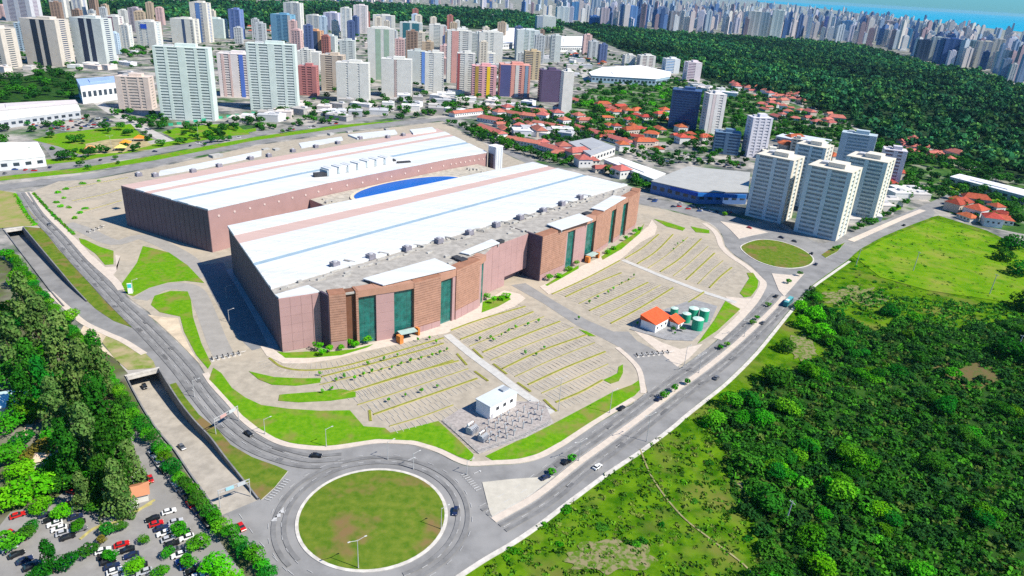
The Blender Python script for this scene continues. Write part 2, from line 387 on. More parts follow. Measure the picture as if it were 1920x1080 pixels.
# avenue behind the halls, and the side streets of the town
area('avenue', gp([(-300, 420), (-60, 366), (60, 350), (180, 334), (300, 310), (370, 293), (480, 271), (600, 252), (720, 238), (830, 226), (880, 222), (870, 217), (700, 232), (480, 263), (360, 286), (180, 324), (60, 340), (-60, 354), (-300, 398)]), ASPHALT, world_pts=True)
area('avenue', gp([(-300, 372), (0, 330), (150, 313), (300, 288), (480, 255), (640, 232), (780, 216), (860, 208), (850, 204), (640, 226), (480, 248), (300, 279), (150, 304), (0, 320), (-300, 356)]), ASPHALT, world_pts=True)
ribbon('street', [(118, 150), (150, 168), (205, 207), (262, 237), (325, 270)], 11, mat('pale_road', (0.42, 0.40, 0.37), var=0.1, scale=0.1), flat=True)
ribbon('street', [(830, 222), (900, 255), (960, 288), (1030, 318), (1110, 345), (1196, 373)], 13, ASPHALT, flat=True)
ribbon('street', [(560, 205), (700, 205), (800, 195), (900, 190), (1010, 208), (1060, 222)], 12, ASPHALT, flat=True)
ribbon('street', [(1735, 392), (1790, 366), (1830, 346), (1880, 330)], 11, ASPHALT, flat=True)
ribbon('street', [(1510, 448), (1470, 425), (1440, 405)], 7, ASPHALT, flat=True)
ribbon('street', [(1090, 228), (1180, 255), (1290, 290), (1400, 318)], 8, ASPHALT, flat=True)
ribbon('street', [(85, 258), (112, 292), (125, 315)], 14, ASPHALT, flat=True)
ribbon('street', [(1100, 150), (1090, 120), (1075, 95), (1050, 70)], 14, mat('pale_road', (0.4, 0.4, 0.4)), flat=True)
area('verge', gp([(-300, 396), (0, 339), (150, 324), (300, 299), (480, 263), (640, 240), (760, 225), (640, 234), (480, 256.5), (300, 290), (150, 315), (0, 331), (-300, 374)]), LAWN, world_pts=True)
area('verge', gp([(-300, 354), (0, 318), (150, 302), (300, 277), (480, 246), (480, 240), (300, 268), (150, 294), (0, 306), (-300, 338)]), LAWN, world_pts=True)
area('lawn', [(303, 248), (330, 240), (400, 233), (440, 232), (470, 252), (420, 256), (330, 262)], LAWN)
area('lawn', [(60, 262), (110, 250), (210, 238), (245, 232), (262, 250), (290, 262), (200, 282), (150, 290), (110, 275)], LAWN)
area('dirt_yard', [(160, 270), (200, 262), (265, 258), (285, 272), (230, 286), (165, 290)], mat('orange_yard', (0.36, 0.30, 0.16), var=0.3, scale=0.1))
area('dry_field', [(-150, 352), (0, 357), (30, 362), (78, 424), (44, 424), (0, 428), (-150, 440)], mat('dry_field', (0.33, 0.25, 0.13), scale=0.12, col2=(0.20, 0.25, 0.05), rough=0.95, detail=7))
area('pocket_lawn', [(1625, 375), (1660, 370), (1690, 382), (1690, 392), (1650, 405), (1618, 402)], LAWN)
area('pocket_lawn', [(1760, 338), (1800, 345), (1850, 360), (1900, 378), (1880, 384), (1800, 362)], LAWN)

# ---- convention-centre plot
PLOT = gp([(58, 360), (110, 340), (180, 336), (300, 313), (480, 273), (640, 250), (830, 228), (880, 255), (960, 295), (1030, 325), (1110, 352), (1190, 382), (1250, 394), (1307, 409), (1330, 419), (1347, 432), (1355, 445), (1360, 462), (1377, 479), (1407, 499), (1427, 519), (1435, 532), (1428, 548), (1411, 574), (1378, 608), (1328, 651), (1278, 688), (1228, 723), (1185, 757), (1155, 773), (1105, 803), (1055, 837), (1012, 859), (973, 869), (923, 872), (880, 874), (853, 866), (820, 849), (773, 834), (707, 831), (640, 841), (600, 844), (547, 839), (513, 829), (477, 808), (448, 782), (428, 755), (392, 712), (370, 677), (333, 640), (296, 606), (279, 585), (249, 565), (208, 521), (168, 485), (135, 449), (85, 399)])
area('forecourt', PLOT, PAVER, world_pts=True)

# pavements along the boulevard
def pavement(px, w, m=KERB, n=5): return ribbon('pavement', px, w, m, 0.13, n)
pavement([(52, 360), (87, 402), (140, 453), (172, 488), (212, 524), (228, 543)], 4.0, PLAZA)
pavement([(385, 700), (400, 722), (432, 757), (452, 782), (481, 806), (515, 826), (548, 836), (600, 841), (640, 838), (707, 828), (775, 831), (824, 846), (856, 862), (882, 870), (923, 868), (972, 865), (1011, 855), (1054, 832), (1103, 799), (1153, 768), (1187, 748)], 2.6, PLAZA)
pavement([(1345, 636), (1383, 600), (1412, 568), (1426, 546), (1431, 531), (1421, 519), (1400, 500), (1370, 480), (1353, 462), (1347, 445), (1338, 432), (1320, 419)], 4.2, PLAZA)
pavement([(857, 1084), (909, 1050), (960, 1020), (1010, 986), (1070, 940), (1143, 886), (1203, 846), (1260, 803), (1283, 783), (1323, 751), (1366, 716), (1416, 666), (1446, 630), (1470, 600), (1490, 576), (1523, 540), (1560, 513), (1593, 490)], 1.8, KERB)
pavement([(93, 548), (130, 582), (158, 606), (200, 626), (232, 640), (270, 664)], 3.0, PLAZA)
pavement([(1595, 452), (1640, 432), (1690, 410), (1730, 394)], 5.0, PLAZA)
# central reservation of the boulevard
res = [(925, 976), (1007, 929), (1083, 869), (1140, 828), (1207, 778), (1257, 739), (1307, 703), (1340, 678), (1380, 645), (1423, 605), (1455, 573), (1470, 556)]
ribbon('central_reservation', res, 2.6, PLAZA, 0.16)

# ---- islands
RB1 = Vector((-41.3, 186.2)); RB1R = 24.6
def circle(c, r, n=72, a0=0.0): return [(c[0] + r * math.cos(a0 + 2 * math.pi * i / n), c[1] + r * math.sin(a0 + 2 * math.pi * i / n)) for i in range(n)]
slab('roundabout_kerb', circle(RB1, RB1R + 0.2), KERB, 0.15, sm=False, world_pts=True)
dome = MB()
zk = _z[0] + .16
rings = [(RB1R - 0.9, zk), (RB1R - 6, zk + .2), (RB1R - 13, zk + .45), (4, zk + .6)]
prev = None
for r_, z_ in rings:
    c_ = circle(RB1, r_, 48); b_ = len(dome.v); dome.v += [(x, y, z_) for x, y in c_]
    if prev is not None:
        for i in range(48):
            j = (i + 1) % 48; dome.f.append((prev + i, prev + j, b_ + j, b_ + i)); dome.m.append(0)
    prev = b_
dome.f.append(tuple(prev + i for i in range(48))); dome.m.append(0)
tag(dome.build('roundabout_lawn', DRYLAWN), kind='structure')
rb2 = smooth(gp([(1388, 466), (1398, 456), (1425, 449), (1460, 452), (1495, 463), (1520, 478), (1526, 490), (1512, 500), (1480, 504), (1445, 499), (1412, 486)]), 6, True)
slab('roundabout_kerb', rb2, KERB, 0.15, sm=False, world_pts=True)
c2 = Vector((sum(p[0] for p in rb2) / len(rb2), sum(p[1] for p in rb2) / len(rb2)))
slab('roundabout_lawn', [tuple(c2 + (Vector(p) - c2) * 0.965) for p in rb2], DRYLAWN, 0.20, sm=False, world_pts=True)
slab('traffic_island', [(904, 905), (960, 899), (1020, 895), (1040, 893), (1000, 925), (925, 975), (918, 960)], mat('island_concrete', (0.46, 0.43, 0.36), var=0.08, scale=0.3, rough=0.9), 0.15, sm=False, kerb=KERB)
slab('traffic_island', [(1447, 513), (1480, 516), (1508, 513), (1480, 545), (1470, 556), (1460, 545)], PLAZA, 0.15, sm=False, kerb=KERB)
slab('traffic_island', [(1368, 430), (1350, 415), (1400, 424), (1440, 436), (1410, 442), (1385, 448)], PLAZA, 0.15, sm=False, kerb=KERB)
slab('traffic_island', [(1540, 478), (1560, 465), (1585, 455), (1570, 472), (1548, 484)], DRYLAWN, 0.15, sm=False, kerb=KERB)
# grass wedge between ramp wall and boulevard, then the strip between the two upper roads
wedge = [(318, 722), (330, 718), (347, 745), (373, 778), (410, 808), (433, 835), (473, 858), (520, 875), (540, 884), (515, 915), (490, 938)]
wall_pts = [(p[0] + (p[0] - q[0]) / 12.5 * 0.7, p[1] + (p[1] - q[1]) / 12.5 * 0.7) for p, q in zip(*TR2)][4:-1]
slab('grass_wedge', gp(wedge) + wall_pts[::-1], DRYLAWN, 0.14, sm=False, world_pts=True, kerb=KERB)
wall1 = [(p[0] + (p[0] - q[0]) / 10 * 0.7, p[1] + (p[1] - q[1]) / 10 * 0.7) for p, q in zip(*TR1)]
area('grass_strip', gp([(79, 428), (110, 468), (153, 515), (200, 568), (230, 595), (249, 615), (213, 602), (180, 580)]) + wall1[::-1] + gp([(45, 425)]), DRYLAWN, world_pts=True)
area('grass_verge', [(200, 628), (235, 640), (270, 660), (288, 678), (292, 690), (240, 694), (215, 672), (190, 640)], mat('patchy_verge', (0.36, 0.29, 0.17), scale=0.15, col2=(0.15, 0.22, 0.03), rough=0.95, detail=6))
area('bare_ground', [(160, 606), (200, 628), (190, 645), (215, 672), (180, 650), (150, 622)], PALE_SOIL)
# lawns of the forecourt
slab('lawn', [(392, 712), (402, 722), (434, 757), (455, 780), (484, 803), (517, 822), (549, 832), (600, 837), (640, 834), (707, 824), (778, 827), (828, 842), (860, 857), (884, 865), (888, 853), (860, 825), (822, 790), (770, 803), (732, 812), (722, 803), (682, 800), (656, 770), (600, 771), (540, 767), (490, 760), (460, 746), (435, 728), (415, 700), (400, 690)], LAWN, 0.12, sm=False)
slab('lawn', [(910, 856), (960, 832), (1034, 797), (1100, 762), (1150, 735), (1185, 722), (1200, 712), (1203, 728), (1190, 742), (1150, 766), (1101, 796), (1051, 829), (1009, 851), (972, 861), (924, 864)], LAWN, 0.12, sm=False)
slab('lawn', [(283, 572), (290, 555), (320, 546), (352, 547), (358, 562), (362, 595), (378, 645), (396, 682), (390, 692), (368, 666), (345, 622), (338, 594), (300, 586)], LAWN, 0.13, sm=False)
slab('lawn', [(228, 533), (257, 493), (268, 462), (287, 466), (317, 474), (352, 498), (383, 531), (347, 527), (315, 530), (280, 540), (250, 556), (238, 552)], LAWN, 0.13, sm=False)
slab('lawn', [(148, 447), (160, 450), (187, 463), (213, 471), (213, 496), (197, 497), (180, 477), (152, 457)], LAWN, 0.13, sm=False)
area('bare_ground', [(276, 590), (300, 594), (334, 597), (341, 622), (356, 652), (375, 683), (365, 673), (331, 637), (295, 604)], PALE_SOIL)
area('bare_ground', [(136, 452), (155, 465), (180, 485), (197, 501), (218, 500), (226, 480), (216, 478), (219, 508), (209, 520), (170, 484)], PLAZA)
# forecourt lanes
ribbon('service_lane', [(262, 562), (300, 541), (340, 537), (368, 548), (386, 585), (405, 635), (420, 668)], 9, mat('lane_concrete', (0.30, 0.285, 0.26), var=0.08, scale=0.2), flat=True)
ribbon('service_lane', [(125, 420), (160, 432), (215, 455), (270, 445), (345, 480), (385, 520)], 9, mat('lane_concrete', (0.3, 0.285, 0.26)), flat=True)
ribbon('service_lane', [(395, 495), (430, 560), (470, 620), (500, 650)], 14, mat('yard_concrete', (0.20, 0.205, 0.21), var=0.1, scale=0.2), flat=True)
ribbon('service_lane', [(430, 505), (470, 570), (505, 635), (515, 655)], 4, mat('yard_path', (0.34, 0.34, 0.34), var=0.1, scale=0.2), flat=True)
area('inner_road', [(958, 535), (985, 531), (1040, 565), (1100, 600), (1150, 622), (1178, 622), (1195, 640), (1250, 668), (1275, 690), (1215, 738), (1205, 700), (1190, 680), (1168, 655), (1130, 635), (1080, 610), (1020, 570)], INNER_ROAD)
ribbon('walkway', [(838, 628), (880, 663), (930, 700), (980, 738), (1035, 775)], 4.2, WALKWAY, 0.1, 1)
ribbon('walkway', [(1168, 488), (1240, 518), (1310, 545), (1380, 568)], 3.8, WALKWAY, 0.1, 1)
area('plaza', [(1188, 620), (1195, 616), (1240, 642), (1275, 655), (1318, 645), (1292, 672), (1270, 688), (1235, 660)], PLAZA)
area('plaza', [(1360, 556), (1395, 560), (1412, 560), (1388, 588), (1375, 575)], PLAZA)
ribbon('pavement', [(1157, 652), (1180, 672), (1198, 694), (1205, 725), (1206, 738)], 2.6, PLAZA, 0.13)
# forecourt pavement in front of the facade
slab('plaza', [(488, 650), (500, 668), (530, 682), (575, 682), (620, 675), (680, 660), (750, 645), (800, 632), (838, 625), (860, 612), (930, 588), (965, 575), (985, 560), (975, 552), (945, 545), (900, 570), (850, 600), (800, 614), (750, 628), (690, 645), (640, 660), (580, 668), (530, 668), (505, 650)], PLAZA, 0.1, sm=False)
slab('plaza', [(1012, 538), (1040, 525), (1080, 505), (1120, 485), (1150, 465), (1190, 445), (1215, 425), (1222, 412), (1232, 425), (1228, 440), (1200, 455), (1165, 485), (1120, 512), (1050, 545), (1028, 552)], PLAZA, 0.1, sm=False)
slab('lawn', [(520, 660), (535, 662), (580, 660), (625, 660), (665, 655), (700, 646), (690, 652), (640, 667), (580, 672), (535, 672)], LAWN, 0.16, sm=False)
slab('lawn', [(905, 567), (930, 556), (952, 555), (958, 562), (935, 575), (903, 587)], LAWN, 0.16, sm=False)
slab('lawn', [(1022, 535), (1055, 515), (1085, 498), (1085, 504), (1050, 524), (1026, 537)], LAWN, 0.16, sm=False)
slab('lawn', [(1127, 482), (1160, 458), (1195, 435), (1208, 420), (1200, 438), (1165, 468), (1130, 488)], LAWN, 0.16, sm=False)
# small lawns in the lots
for P in ([(524, 741), (545, 739), (600, 735), (640, 730), (667, 736), (667, 745), (620, 752), (560, 755), (522, 752)],
          [(467, 697), (480, 700), (515, 708), (560, 710), (602, 710), (600, 718), (555, 724), (510, 722), (485, 712)],
          [(1131, 713), (1145, 707), (1158, 700), (1160, 688), (1168, 684), (1168, 700), (1160, 715), (1145, 720)],
          [(1387, 550), (1405, 522), (1400, 512), (1412, 512), (1422, 528), (1420, 540), (1408, 556), (1395, 558)],
          [(1340, 600), (1360, 565), (1388, 580), (1345, 620), (1308, 645), (1315, 635)],
          [(1226, 411), (1245, 415), (1285, 428), (1280, 433), (1250, 425)],
          [(1295, 425), (1330, 432), (1330, 438), (1305, 436)],
          [(1085, 618), (1100, 622), (1117, 631), (1105, 631)]):
    slab('lawn', P, LAWN, 0.14, sm=False)

# ---- parking rows: planted strips with yellow kerbs
ROWS = [[(112, 356), (180, 344), (240, 333)], [(135, 377), (190, 366), (228, 355)], [(150, 398), (195, 386), (228, 376)], [(505, 672), (530, 689), (575, 695), (640, 688), (740, 661), (832, 634)], [(1035, 552), (1100, 522), (1162, 489)], [(600, 722), (700, 697), (800, 668), (842, 655)], [(880, 650), (950, 622), (1020, 594)], [(920, 676), (990, 647), (1075, 614)], [(965, 707), (1035, 675), (1115, 643)], [(1015, 738), (1075, 712), (1140, 683)], [(1085, 570), (1130, 548), (1190, 521)], [(1125, 595), (1175, 570), (1238, 535)], [(1215, 503), (1250, 479), (1290, 445)], [(1262, 518), (1292, 494), (1328, 462)], [(1308, 533), (1330, 511), (1356, 489)], [(670, 760), (740, 738), (830, 708), (878, 692)], [(730, 800), (790, 782), (850, 760)], [(603, 707), (700, 682), (790, 657), (832, 644)], [(640, 740), (720, 716), (800, 692), (850, 676)], [(665, 733), (760, 703), (860, 677)],
        [(700, 778), (760, 757), (830, 733), (895, 710)], [(845, 620), (900, 600), (985, 575)], [(863, 637), (930, 612), (1000, 585)],
        [(905, 661), (970, 634), (1050, 603)], [(942, 692), (1010, 660), (1100, 628)], [(990, 722), (1060, 690), (1135, 660)],
        [(1042, 755), (1090, 735), (1130, 713)], [(1060, 557), (1110, 534), (1165, 512)], [(1105, 583), (1150, 562), (1215, 530)],
        [(1145, 607), (1200, 578), (1262, 540)], [(1172, 485), (1205, 465), (1235, 440)], [(1195, 495), (1230, 472), (1262, 440)],
        [(1238, 510), (1275, 485), (1315, 448)], [(1286, 525), (1310, 503), (1340, 475)], [(1330, 540), (1352, 518), (1372, 502)],
        [(1290, 568), (1310, 555), (1320, 548)], [(695, 790), (693, 770)], [(857, 664), (875, 685)], [(890, 697), (915, 715)], [(887, 655), (905, 672)], [(925, 683), (950, 702)], [(970, 718), (995, 735)], [(1020, 750), (1043, 772)]]
row_world = []
for r in ROWS:
    pts = gp(r); pts = smooth(pts, 4) if len(pts) > 2 else pts; row_world.append(pts)
    thin_ = ROWS.index(r) < 17 and ROWS.index(r) not in (3, 4)
    o1 = ribbon('row_kerb', pts, .45 if thin_ else 1.15, YELLOW, 0.13, 1, world_pts=True); del o1['kind']
    o2 = ribbon('planting', pts, .3 if thin_ else 0.8, MEDIAN, 0.2, 1, world_pts=True); del o2['kind']
    e = empty('parking_row_divider', (*pts[0], 0)); tag(e, kind='structure')
    for o in (o1, o2): o.parent = e; o.matrix_parent_inverse = Matrix.Translation((-pts[0][0], -pts[0][1], 0))
# stall lines and road paint
pm = MB(); zp = nz()
for pts in [r for r in row_world if len(r) > 2]:
    for (p, t) in walk(pts, 2.6, 1.0):
        nv = (-t[1], t[0]); a = math.atan2(t[1], t[0])
        for s_ in (-1, 1):
            pm.box((p[0] + nv[0] * s_ * 3.6, p[1] + nv[1] * s_ * 3.6, zp), (0.18, 4.6, 0.008), a)
tag(pm.build('stall_lines', STALL), kind='structure')
rm = MB(); zp = nz(); 
def dashes(line, on=3.0, off=5.0, w=0.16, shift=0.0):
    line = offset_line(line, shift) if shift else line
    for (p, t) in walk(line, on + off, 2.0): rm.box((p[0], p[1], zp), (on, w, 0.008), math.atan2(t[1], t[0]))
def solid(line, w=0.14, shift=0.0):
    line = offset_line(line, shift) if shift else line
    for a, b in zip(line[:-1], line[1:]):
        a = Vector(a); b = Vector(b); d = b - a
        rm.box(((a.x + b.x) / 2, (a.y + b.y) / 2, zp), (d.length + .05, w, 0.008), math.atan2(d.y, d.x))
cl = smooth(gp([(42, 362), (68, 402), (110, 446), (147, 490), (190, 535), (230, 577), (275, 620), (315, 662), (352, 705), (385, 750), (425, 795), (470, 830), (520, 852), (580, 866), (640, 863)]), 5)
dashes(cl, shift=1.8); dashes(cl, shift=-1.8)
resw = smooth(gp(res), 6)
for s_ in (4.6, -4.6, 8.0): dashes(resw, shift=s_)
for s_ in (1.7, -1.7): solid(resw, shift=s_)
for r_ in (29.0, 33.0):
    ring = circle(RB1, RB1R + r_ - 24.6, 90); 
    for i in range(0, 90, 3):
        a = Vector(ring[i]); b = Vector(ring[(i + 1) % 90]); d = b - a; rm.box(((a.x + b.x) / 2, (a.y + b.y) / 2, zp), (d.length, 0.16, 0.008), math.atan2(d.y, d.x))
bc = smooth(gp([(436, 968), (470, 1015), (515, 1065), (570, 1110)]), 5); dashes(bc, shift=2.0)
def zebra(a, b, L, w=0.5, gap=0.6):
    a = Vector(gp([a])[0]); b = Vector(gp([b])[0]); d = b - a; n_ = int(d.length / (w + gap)); t = d.normalized()
    for i in range(n_):
        p = a + t * (i + .5) * (w + gap); rm.box((p.x, p.y, zp), (w, L, 0.008), math.atan2(t.y, t.x))
zebra((500, 940), (545, 895), 2.2, .35, .9); zebra((868, 888), (900, 922), 2.2, .35, .9)
# arrows and hatching by the left entry of the roundabout
for px in ((522, 968), (515, 975), (528, 960)):
    p = gp([px])[0]; rm.add([(p[0] - 1, p[1] - 1, zp), (p[0] + 1, p[1] - .6, zp), (p[0], p[1] + 2.2, zp)], [(0, 1, 2)])
for px in ((893, 887), (770, 862), (1180, 800), (1120, 905)):
    p = gp([px])[0]; rm.box((p[0], p[1], zp), (2.2, .3, .008), .7); rm.add([(p[0] + .6, p[1] + 1.3, zp), (p[0] + 1.6, p[1] + .3, zp), (p[0] + 1.7, p[1] + 1.5, zp)], [(0, 1, 2)])
tag(rm.build('road_markings', MARK), kind='structure')
WORN = mat('tyre_worn_asphalt', (0.178, 0.177, 0.174), var=0.2, scale=0.2, rough=0.9)
PATCH = mat('asphalt_patch', (0.13, 0.13, 0.13), var=0.15, scale=0.3, rough=0.9)
zw = [zp - .0115]
def wear(line, w, shift=0.0, m=WORN, name='tyre_track'):
    line = offset_line(line, shift) if shift else line
    zw[0] += .0007; o = MB().sheet(offset_line(line, w / 2) + offset_line(line, -w / 2)[::-1], zw[0]).build(name, m); tag(o, kind='structure')
for s_ in (3.6, 0.2, -3.4): wear(cl, 1.5, s_)
for s_ in (3.2, 6.2, -3.2, -6.2): wear(resw, 1.5, s_)
for r_ in (28.2, 31.4): wear([(RB1[0] + r_ * math.cos(a), RB1[1] + r_ * math.sin(a)) for a in [rad(x) for x in range(-60, 235, 5)]], 1.5)
PR = random.Random(8)
for (ln, sh) in ((cl, 2.5), (cl, -2.5), (resw, 5.2), (resw, -5.2)):
    for (p, t) in walk(offset_line(ln, sh), 34, PR.uniform(28, 45)):
        a_ = math.atan2(t[1], t[0]); o = MB().box((p[0], p[1], zp - .002), (PR.uniform(2, 6), PR.uniform(1.2, 2.6), .003), a_).build('asphalt_patch', PATCH); tag(o, kind='structure')
# tracks worn through the grass
ribbon('footpath', [(1200, 843), (1225, 900), (1275, 965), (1330, 1010), (1395, 1060), (1440, 1110)], 0.65, SOIL, flat=True)
def blob(cx, cy, rx, ry, n=26, j=0.35, seed=1):
    R = random.Random(seed); a = [1 + R.uniform(-j, j) for _ in range(n)]
    return [(cx + rx * a[i] * math.cos(2 * math.pi * i / n), cy + ry * a[i] * math.sin(2 * math.pi * i / n)) for i in range(n)]
area('bare_soil', blob(1150, 1045, 85, 30, seed=3, j=.22), mat('sparse_grass', (0.23, 0.20, 0.11), scale=0.5, col2=(0.085, 0.16, 0.015), rough=0.95, detail=10, lo=0.44, hi=0.56, spec=0.0), sm=True)
area('bare_soil', blob(1825, 703, 75, 24, seed=4, j=.2), mat('brown_soil', (0.13, 0.095, 0.04), scale=0.35, col2=(0.07, 0.11, 0.02), rough=0.95, detail=9, lo=0.45, hi=0.65))
area('bare_soil', blob(1600, 555, 60, 16, seed=5), mat('sparse_grass', (0.27, 0.22, 0.14)))
area('bare_soil', blob(1400, 905, 24, 18, seed=6), mat('sparse_grass', (0.27, 0.22, 0.14)))
area('bare_soil', blob(1505, 655, 30, 25, seed=7), mat('sparse_grass', (0.27, 0.22, 0.14)))
area('open_meadow', gp([(1600, 480), (1660, 448), (1750, 412), (1850, 440), (1930, 480), (2050, 520), (2000, 575), (1920, 572), (1840, 560), (1740, 545), (1650, 520)]), mat('meadow', (0.07, 0.20, 0.005), scale=0.10, col2=(0.155, 0.275, 0.010), rough=0.95, col3=(0.215, 0.25, 0.04), scale2=0.035, detail=10, spec=0.0), world_pts=True)
# ================================================================== CONVENTION CENTRE
PINK = mat('rose_cladding', (0.36, 0.225, 0.21), var=0.06, scale=0.12, rough=0.7)
PINK2 = mat('rose_cladding_pale', (0.385, 0.242, 0.228), var=0.05, scale=0.12, rough=0.7)
BRICK = mat('terracotta_slats', (0.365, 0.205, 0.145), var=0.12, scale=0.35, rough=0.8)
BRICK_BACK = mat('terracotta_backing', (0.30, 0.15, 0.095), var=0.15, scale=0.3, rough=0.85)
LINTEL = mat('terracotta_lintel', (0.38, 0.21, 0.145), var=0.08, scale=0.25, rough=0.8)
ROOFW = mat('white_roof_sheet', (0.575, 0.595, 0.60), var=0.09, scale=0.05, rough=0.5)
ROOFP = mat('rose_roof_sheet', (0.50, 0.36, 0.315), var=0.05, scale=0.1, rough=0.6)
ROOFB = mat('blue_grey_gutter', (0.26, 0.36, 0.43), var=0.08, scale=0.2, rough=0.5)
for m_ in (ROOFW, ROOFP):
    nt_ = m_.node_tree; tn = [n for n in nt_.nodes if n.type == 'TEX_NOISE'][0]; gn = [n for n in nt_.nodes if n.type == 'NEW_GEOMETRY'][0]
    mp_ = nt_.nodes.new('ShaderNodeMapping'); mp_.inputs['Rotation'].default_value = (0, 0, -0.842); mp_.inputs['Scale'].default_value = (0.10, 2.6, 1)
    nt_.links.new(gn.outputs['Position'], mp_.inputs['Vector']); nt_.links.new(mp_.outputs['Vector'], tn.inputs['Vector']); tn.inputs['Scale'].default_value = .12
DECK = mat('roof_deck', (0.34, 0.32, 0.285), var=0.2, scale=0.25, rough=0.9)
DUCT = mat('duct_grey', (0.40, 0.385, 0.35), var=0.2, scale=0.3, rough=0.6)
TEALGLASS = mat('teal_glass', (0.012, 0.12, 0.10), var=0.35, scale=0.35, rough=0.12, spec=0.55)
MULLION = mat('mullion', (0.06, 0.17, 0.15), rough=0.5)
ENDWALL = mat('end_wall_shade', (0.17, 0.12, 0.13), var=0.08, scale=0.15, rough=0.7)  # rose cladding in a darker tone, shade painted into the end walls
F0 = G(530, 660); F1 = G(1187, 428); HA = math.atan2(F1.y - F0.y, F1.x - F0.x)
cH, sH = math.cos(HA), math.sin(HA)
def UVW(u, v, z=0): return (F0.x + u * cH - v * sH, F0.y + u * sH + v * cH, z)
def WUV(p):
    dx, dy = p[0] - F0.x, p[1] - F0.y; return (dx * cH + dy * sH, -dx * sH + dy * cH)
front = empty('convention_hall', (F0.x, F0.y, 0), HA)
tag(front, 'long convention hall in front with striped white roof, terracotta facade and tall teal glass bays', 'hall', 'paired convention halls')
body = [(0, 0), (14, -4.7), (18, -6.0), (60, -11), (112, -12), (137, -7.5), (158, -5.5), (180, -9), (250, -2), (299, 6), (305, 10), (299, 106), (30, 103)]
MB().prism(body, 0, 27.3, mi=0).build('wall', [PINK], front)
# shaded end wall: panels with proud ribs
def end_wall(root, a, b, h, step, name_mat, z0=0.0):
    a = Vector(a); b = Vector(b); d = b - a; L = d.length; t = d / L; nrm = Vector((t.y, -t.x)); ang = math.atan2(t.y, t.x); n = int(L / step)
    me = MB().box((0, 0, h / 2), (step - 0.35, 0.3, h)).mesh('wall_panel', name_mat)
    for i in range(n):
        p = a + t * (i + 0.5) * L / n + nrm * 0.12
        inst(me, 'wall_panel', root, (p.x, p.y, z0), ang, (L / n / step, 1, 1))
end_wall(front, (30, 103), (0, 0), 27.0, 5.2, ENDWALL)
end_wall(front, (305, 10), (299, 106), 27.0, 5.2, PINK)
# roof bands
def Lx(v): return 30 * max(v, 0) / 103.0 - 0.4
def Rx(v): return 305.6 - 6 * (v - 10) / 96.0
def band(root, a0, b0, a1, b1, z0, z1, m, name):
    """between the lines v = a0 + b0 u and v = a1 + b1 u"""
    def pt(a, b, right):
        u = 0.0
        for _ in range(6): u = Rx(a + b * u) if right else Lx(a + b * u)
        return (u, a + b * u)
    return MB().prism([pt(a0, b0, 0), pt(a0, b0, 1), pt(a1, b1, 1), pt(a1, b1, 0)], z0, z1).build(name, m, root)
band(front, 88, .012, 104.2, .012, 27.0, 28.3, ROOFW, 'roof_band')
band(front, 74, .028, 87.7, .012, 27.0, 27.9, ROOFP, 'roof_band')
band(front, 45.0, .042, 73.7, .028, 27.0, 28.1, ROOFW, 'roof_band')
band(front, 40.6, .042, 44.8, .042, 27.0, 27.7, ROOFB, 'gutter')
band(front, 14.5, .02, 40.4, .042, 27.0, 28.1, ROOFW, 'roof_band')
band(front, 11.0, .018, 14.2, .02, 27.0, 28.6, ROOFW, 'roof_band')
band(front, 4.0, 0.005, 10.8, .018, 27.0, 27.6, DECK, 'equipment_deck')
seam = MB().box((0, 0, 0), (1, 0.5, 0.3)).mesh('roof_seam', mat('seam_grey', (0.50, 0.53, 0.55), rough=0.5))
for a0, b0, a1, b1, n, z in ((45.0, .042, 73.7, .028, 5, 28.16), (14.5, .02, 41.4, .042, 5, 28.16), (88, .012, 104.2, .012, 3, 28.36)):
    for i in range(1, n):
        f = i / n; a = a0 + (a1 - a0) * f; b = b0 + (b1 - b0) * f
        u0 = Lx(a) + .5; u1 = Rx(a + b * 300) - .5; ang = math.atan(b)
        inst(seam, 'roof_seam', front, ((u0 + u1) / 2, a + b * (u0 + u1) / 2, z), ang, ((u1 - u0), 1, 1))
# facade
FA = [(18, -12.9), (24.5, -15.8), (31, -18), (39, -20.5), (47.5, -23.5), (57.5, -26.2), (73.5, -28), (82, -28), (106, -24.5), (112, -22)]
FC = [(112.2, -20.5), (126, -14), (159, -11.5)]
FR = [(160, -21.5), (187, -20), (195, -19.6), (209, -18.2), (220, -16.8), (246, -11), (254, -9.3), (266, -6.8), (275, -5), (294, -1), (304, 4)]
def on(line, u):
    for a, b in zip(line[:-1], line[1:]):
        if a[0] <= u <= b[0] + 1e-6:
            f = (u - a[0]) / (b[0] - a[0]); return Vector((u, a[1] + (b[1] - a[1]) * f))
    return Vector(line[-1])
_slat = {}; _pan = {}
slat_me = MB().box((0, 0, 0), (1, 0.24, 1.08)).mesh('slat', BRICK)
panel_me = MB().box((0, 0, 0), (1, 0.24, 1)).mesh('wall_panel', PINK2)
pane_me = MB().box((0, 0, 0), (1, 0.08, 1)).mesh('pane', TEALGLASS)
def frame_of(p, q):
    d = q - p; L = d.length; t = d / L; return L, t, Vector((t.y, -t.x)), math.atan2(t.y, t.x)
def pieces(parent, me, name, p, q, z0, z1, nx, nz_, gap, out, mats=None):
    L, t, nr, a = frame_of(p, q); w = L / nx; h = (z1 - z0) / nz_
    for i in range(nx):
        for k in range(nz_):
            c = p + t * (i + .5) * w + nr * out
            inst(me, name, parent, (c.x, c.y, z0 + (k + .5) * h), a, (w - gap, 1, (h - gap) if me is not slat_me else 1))
def solid_seg(parent, name, p, q, z0, z1, dep, m, out=0.0):
    L, t, nr, a = frame_of(p, q); c = (p + q) / 2 - nr * (dep / 2 - out)
    return MB().box((c.x, c.y, (z0 + z1) / 2), (L, dep, z1 - z0), a).build(name, m, parent)
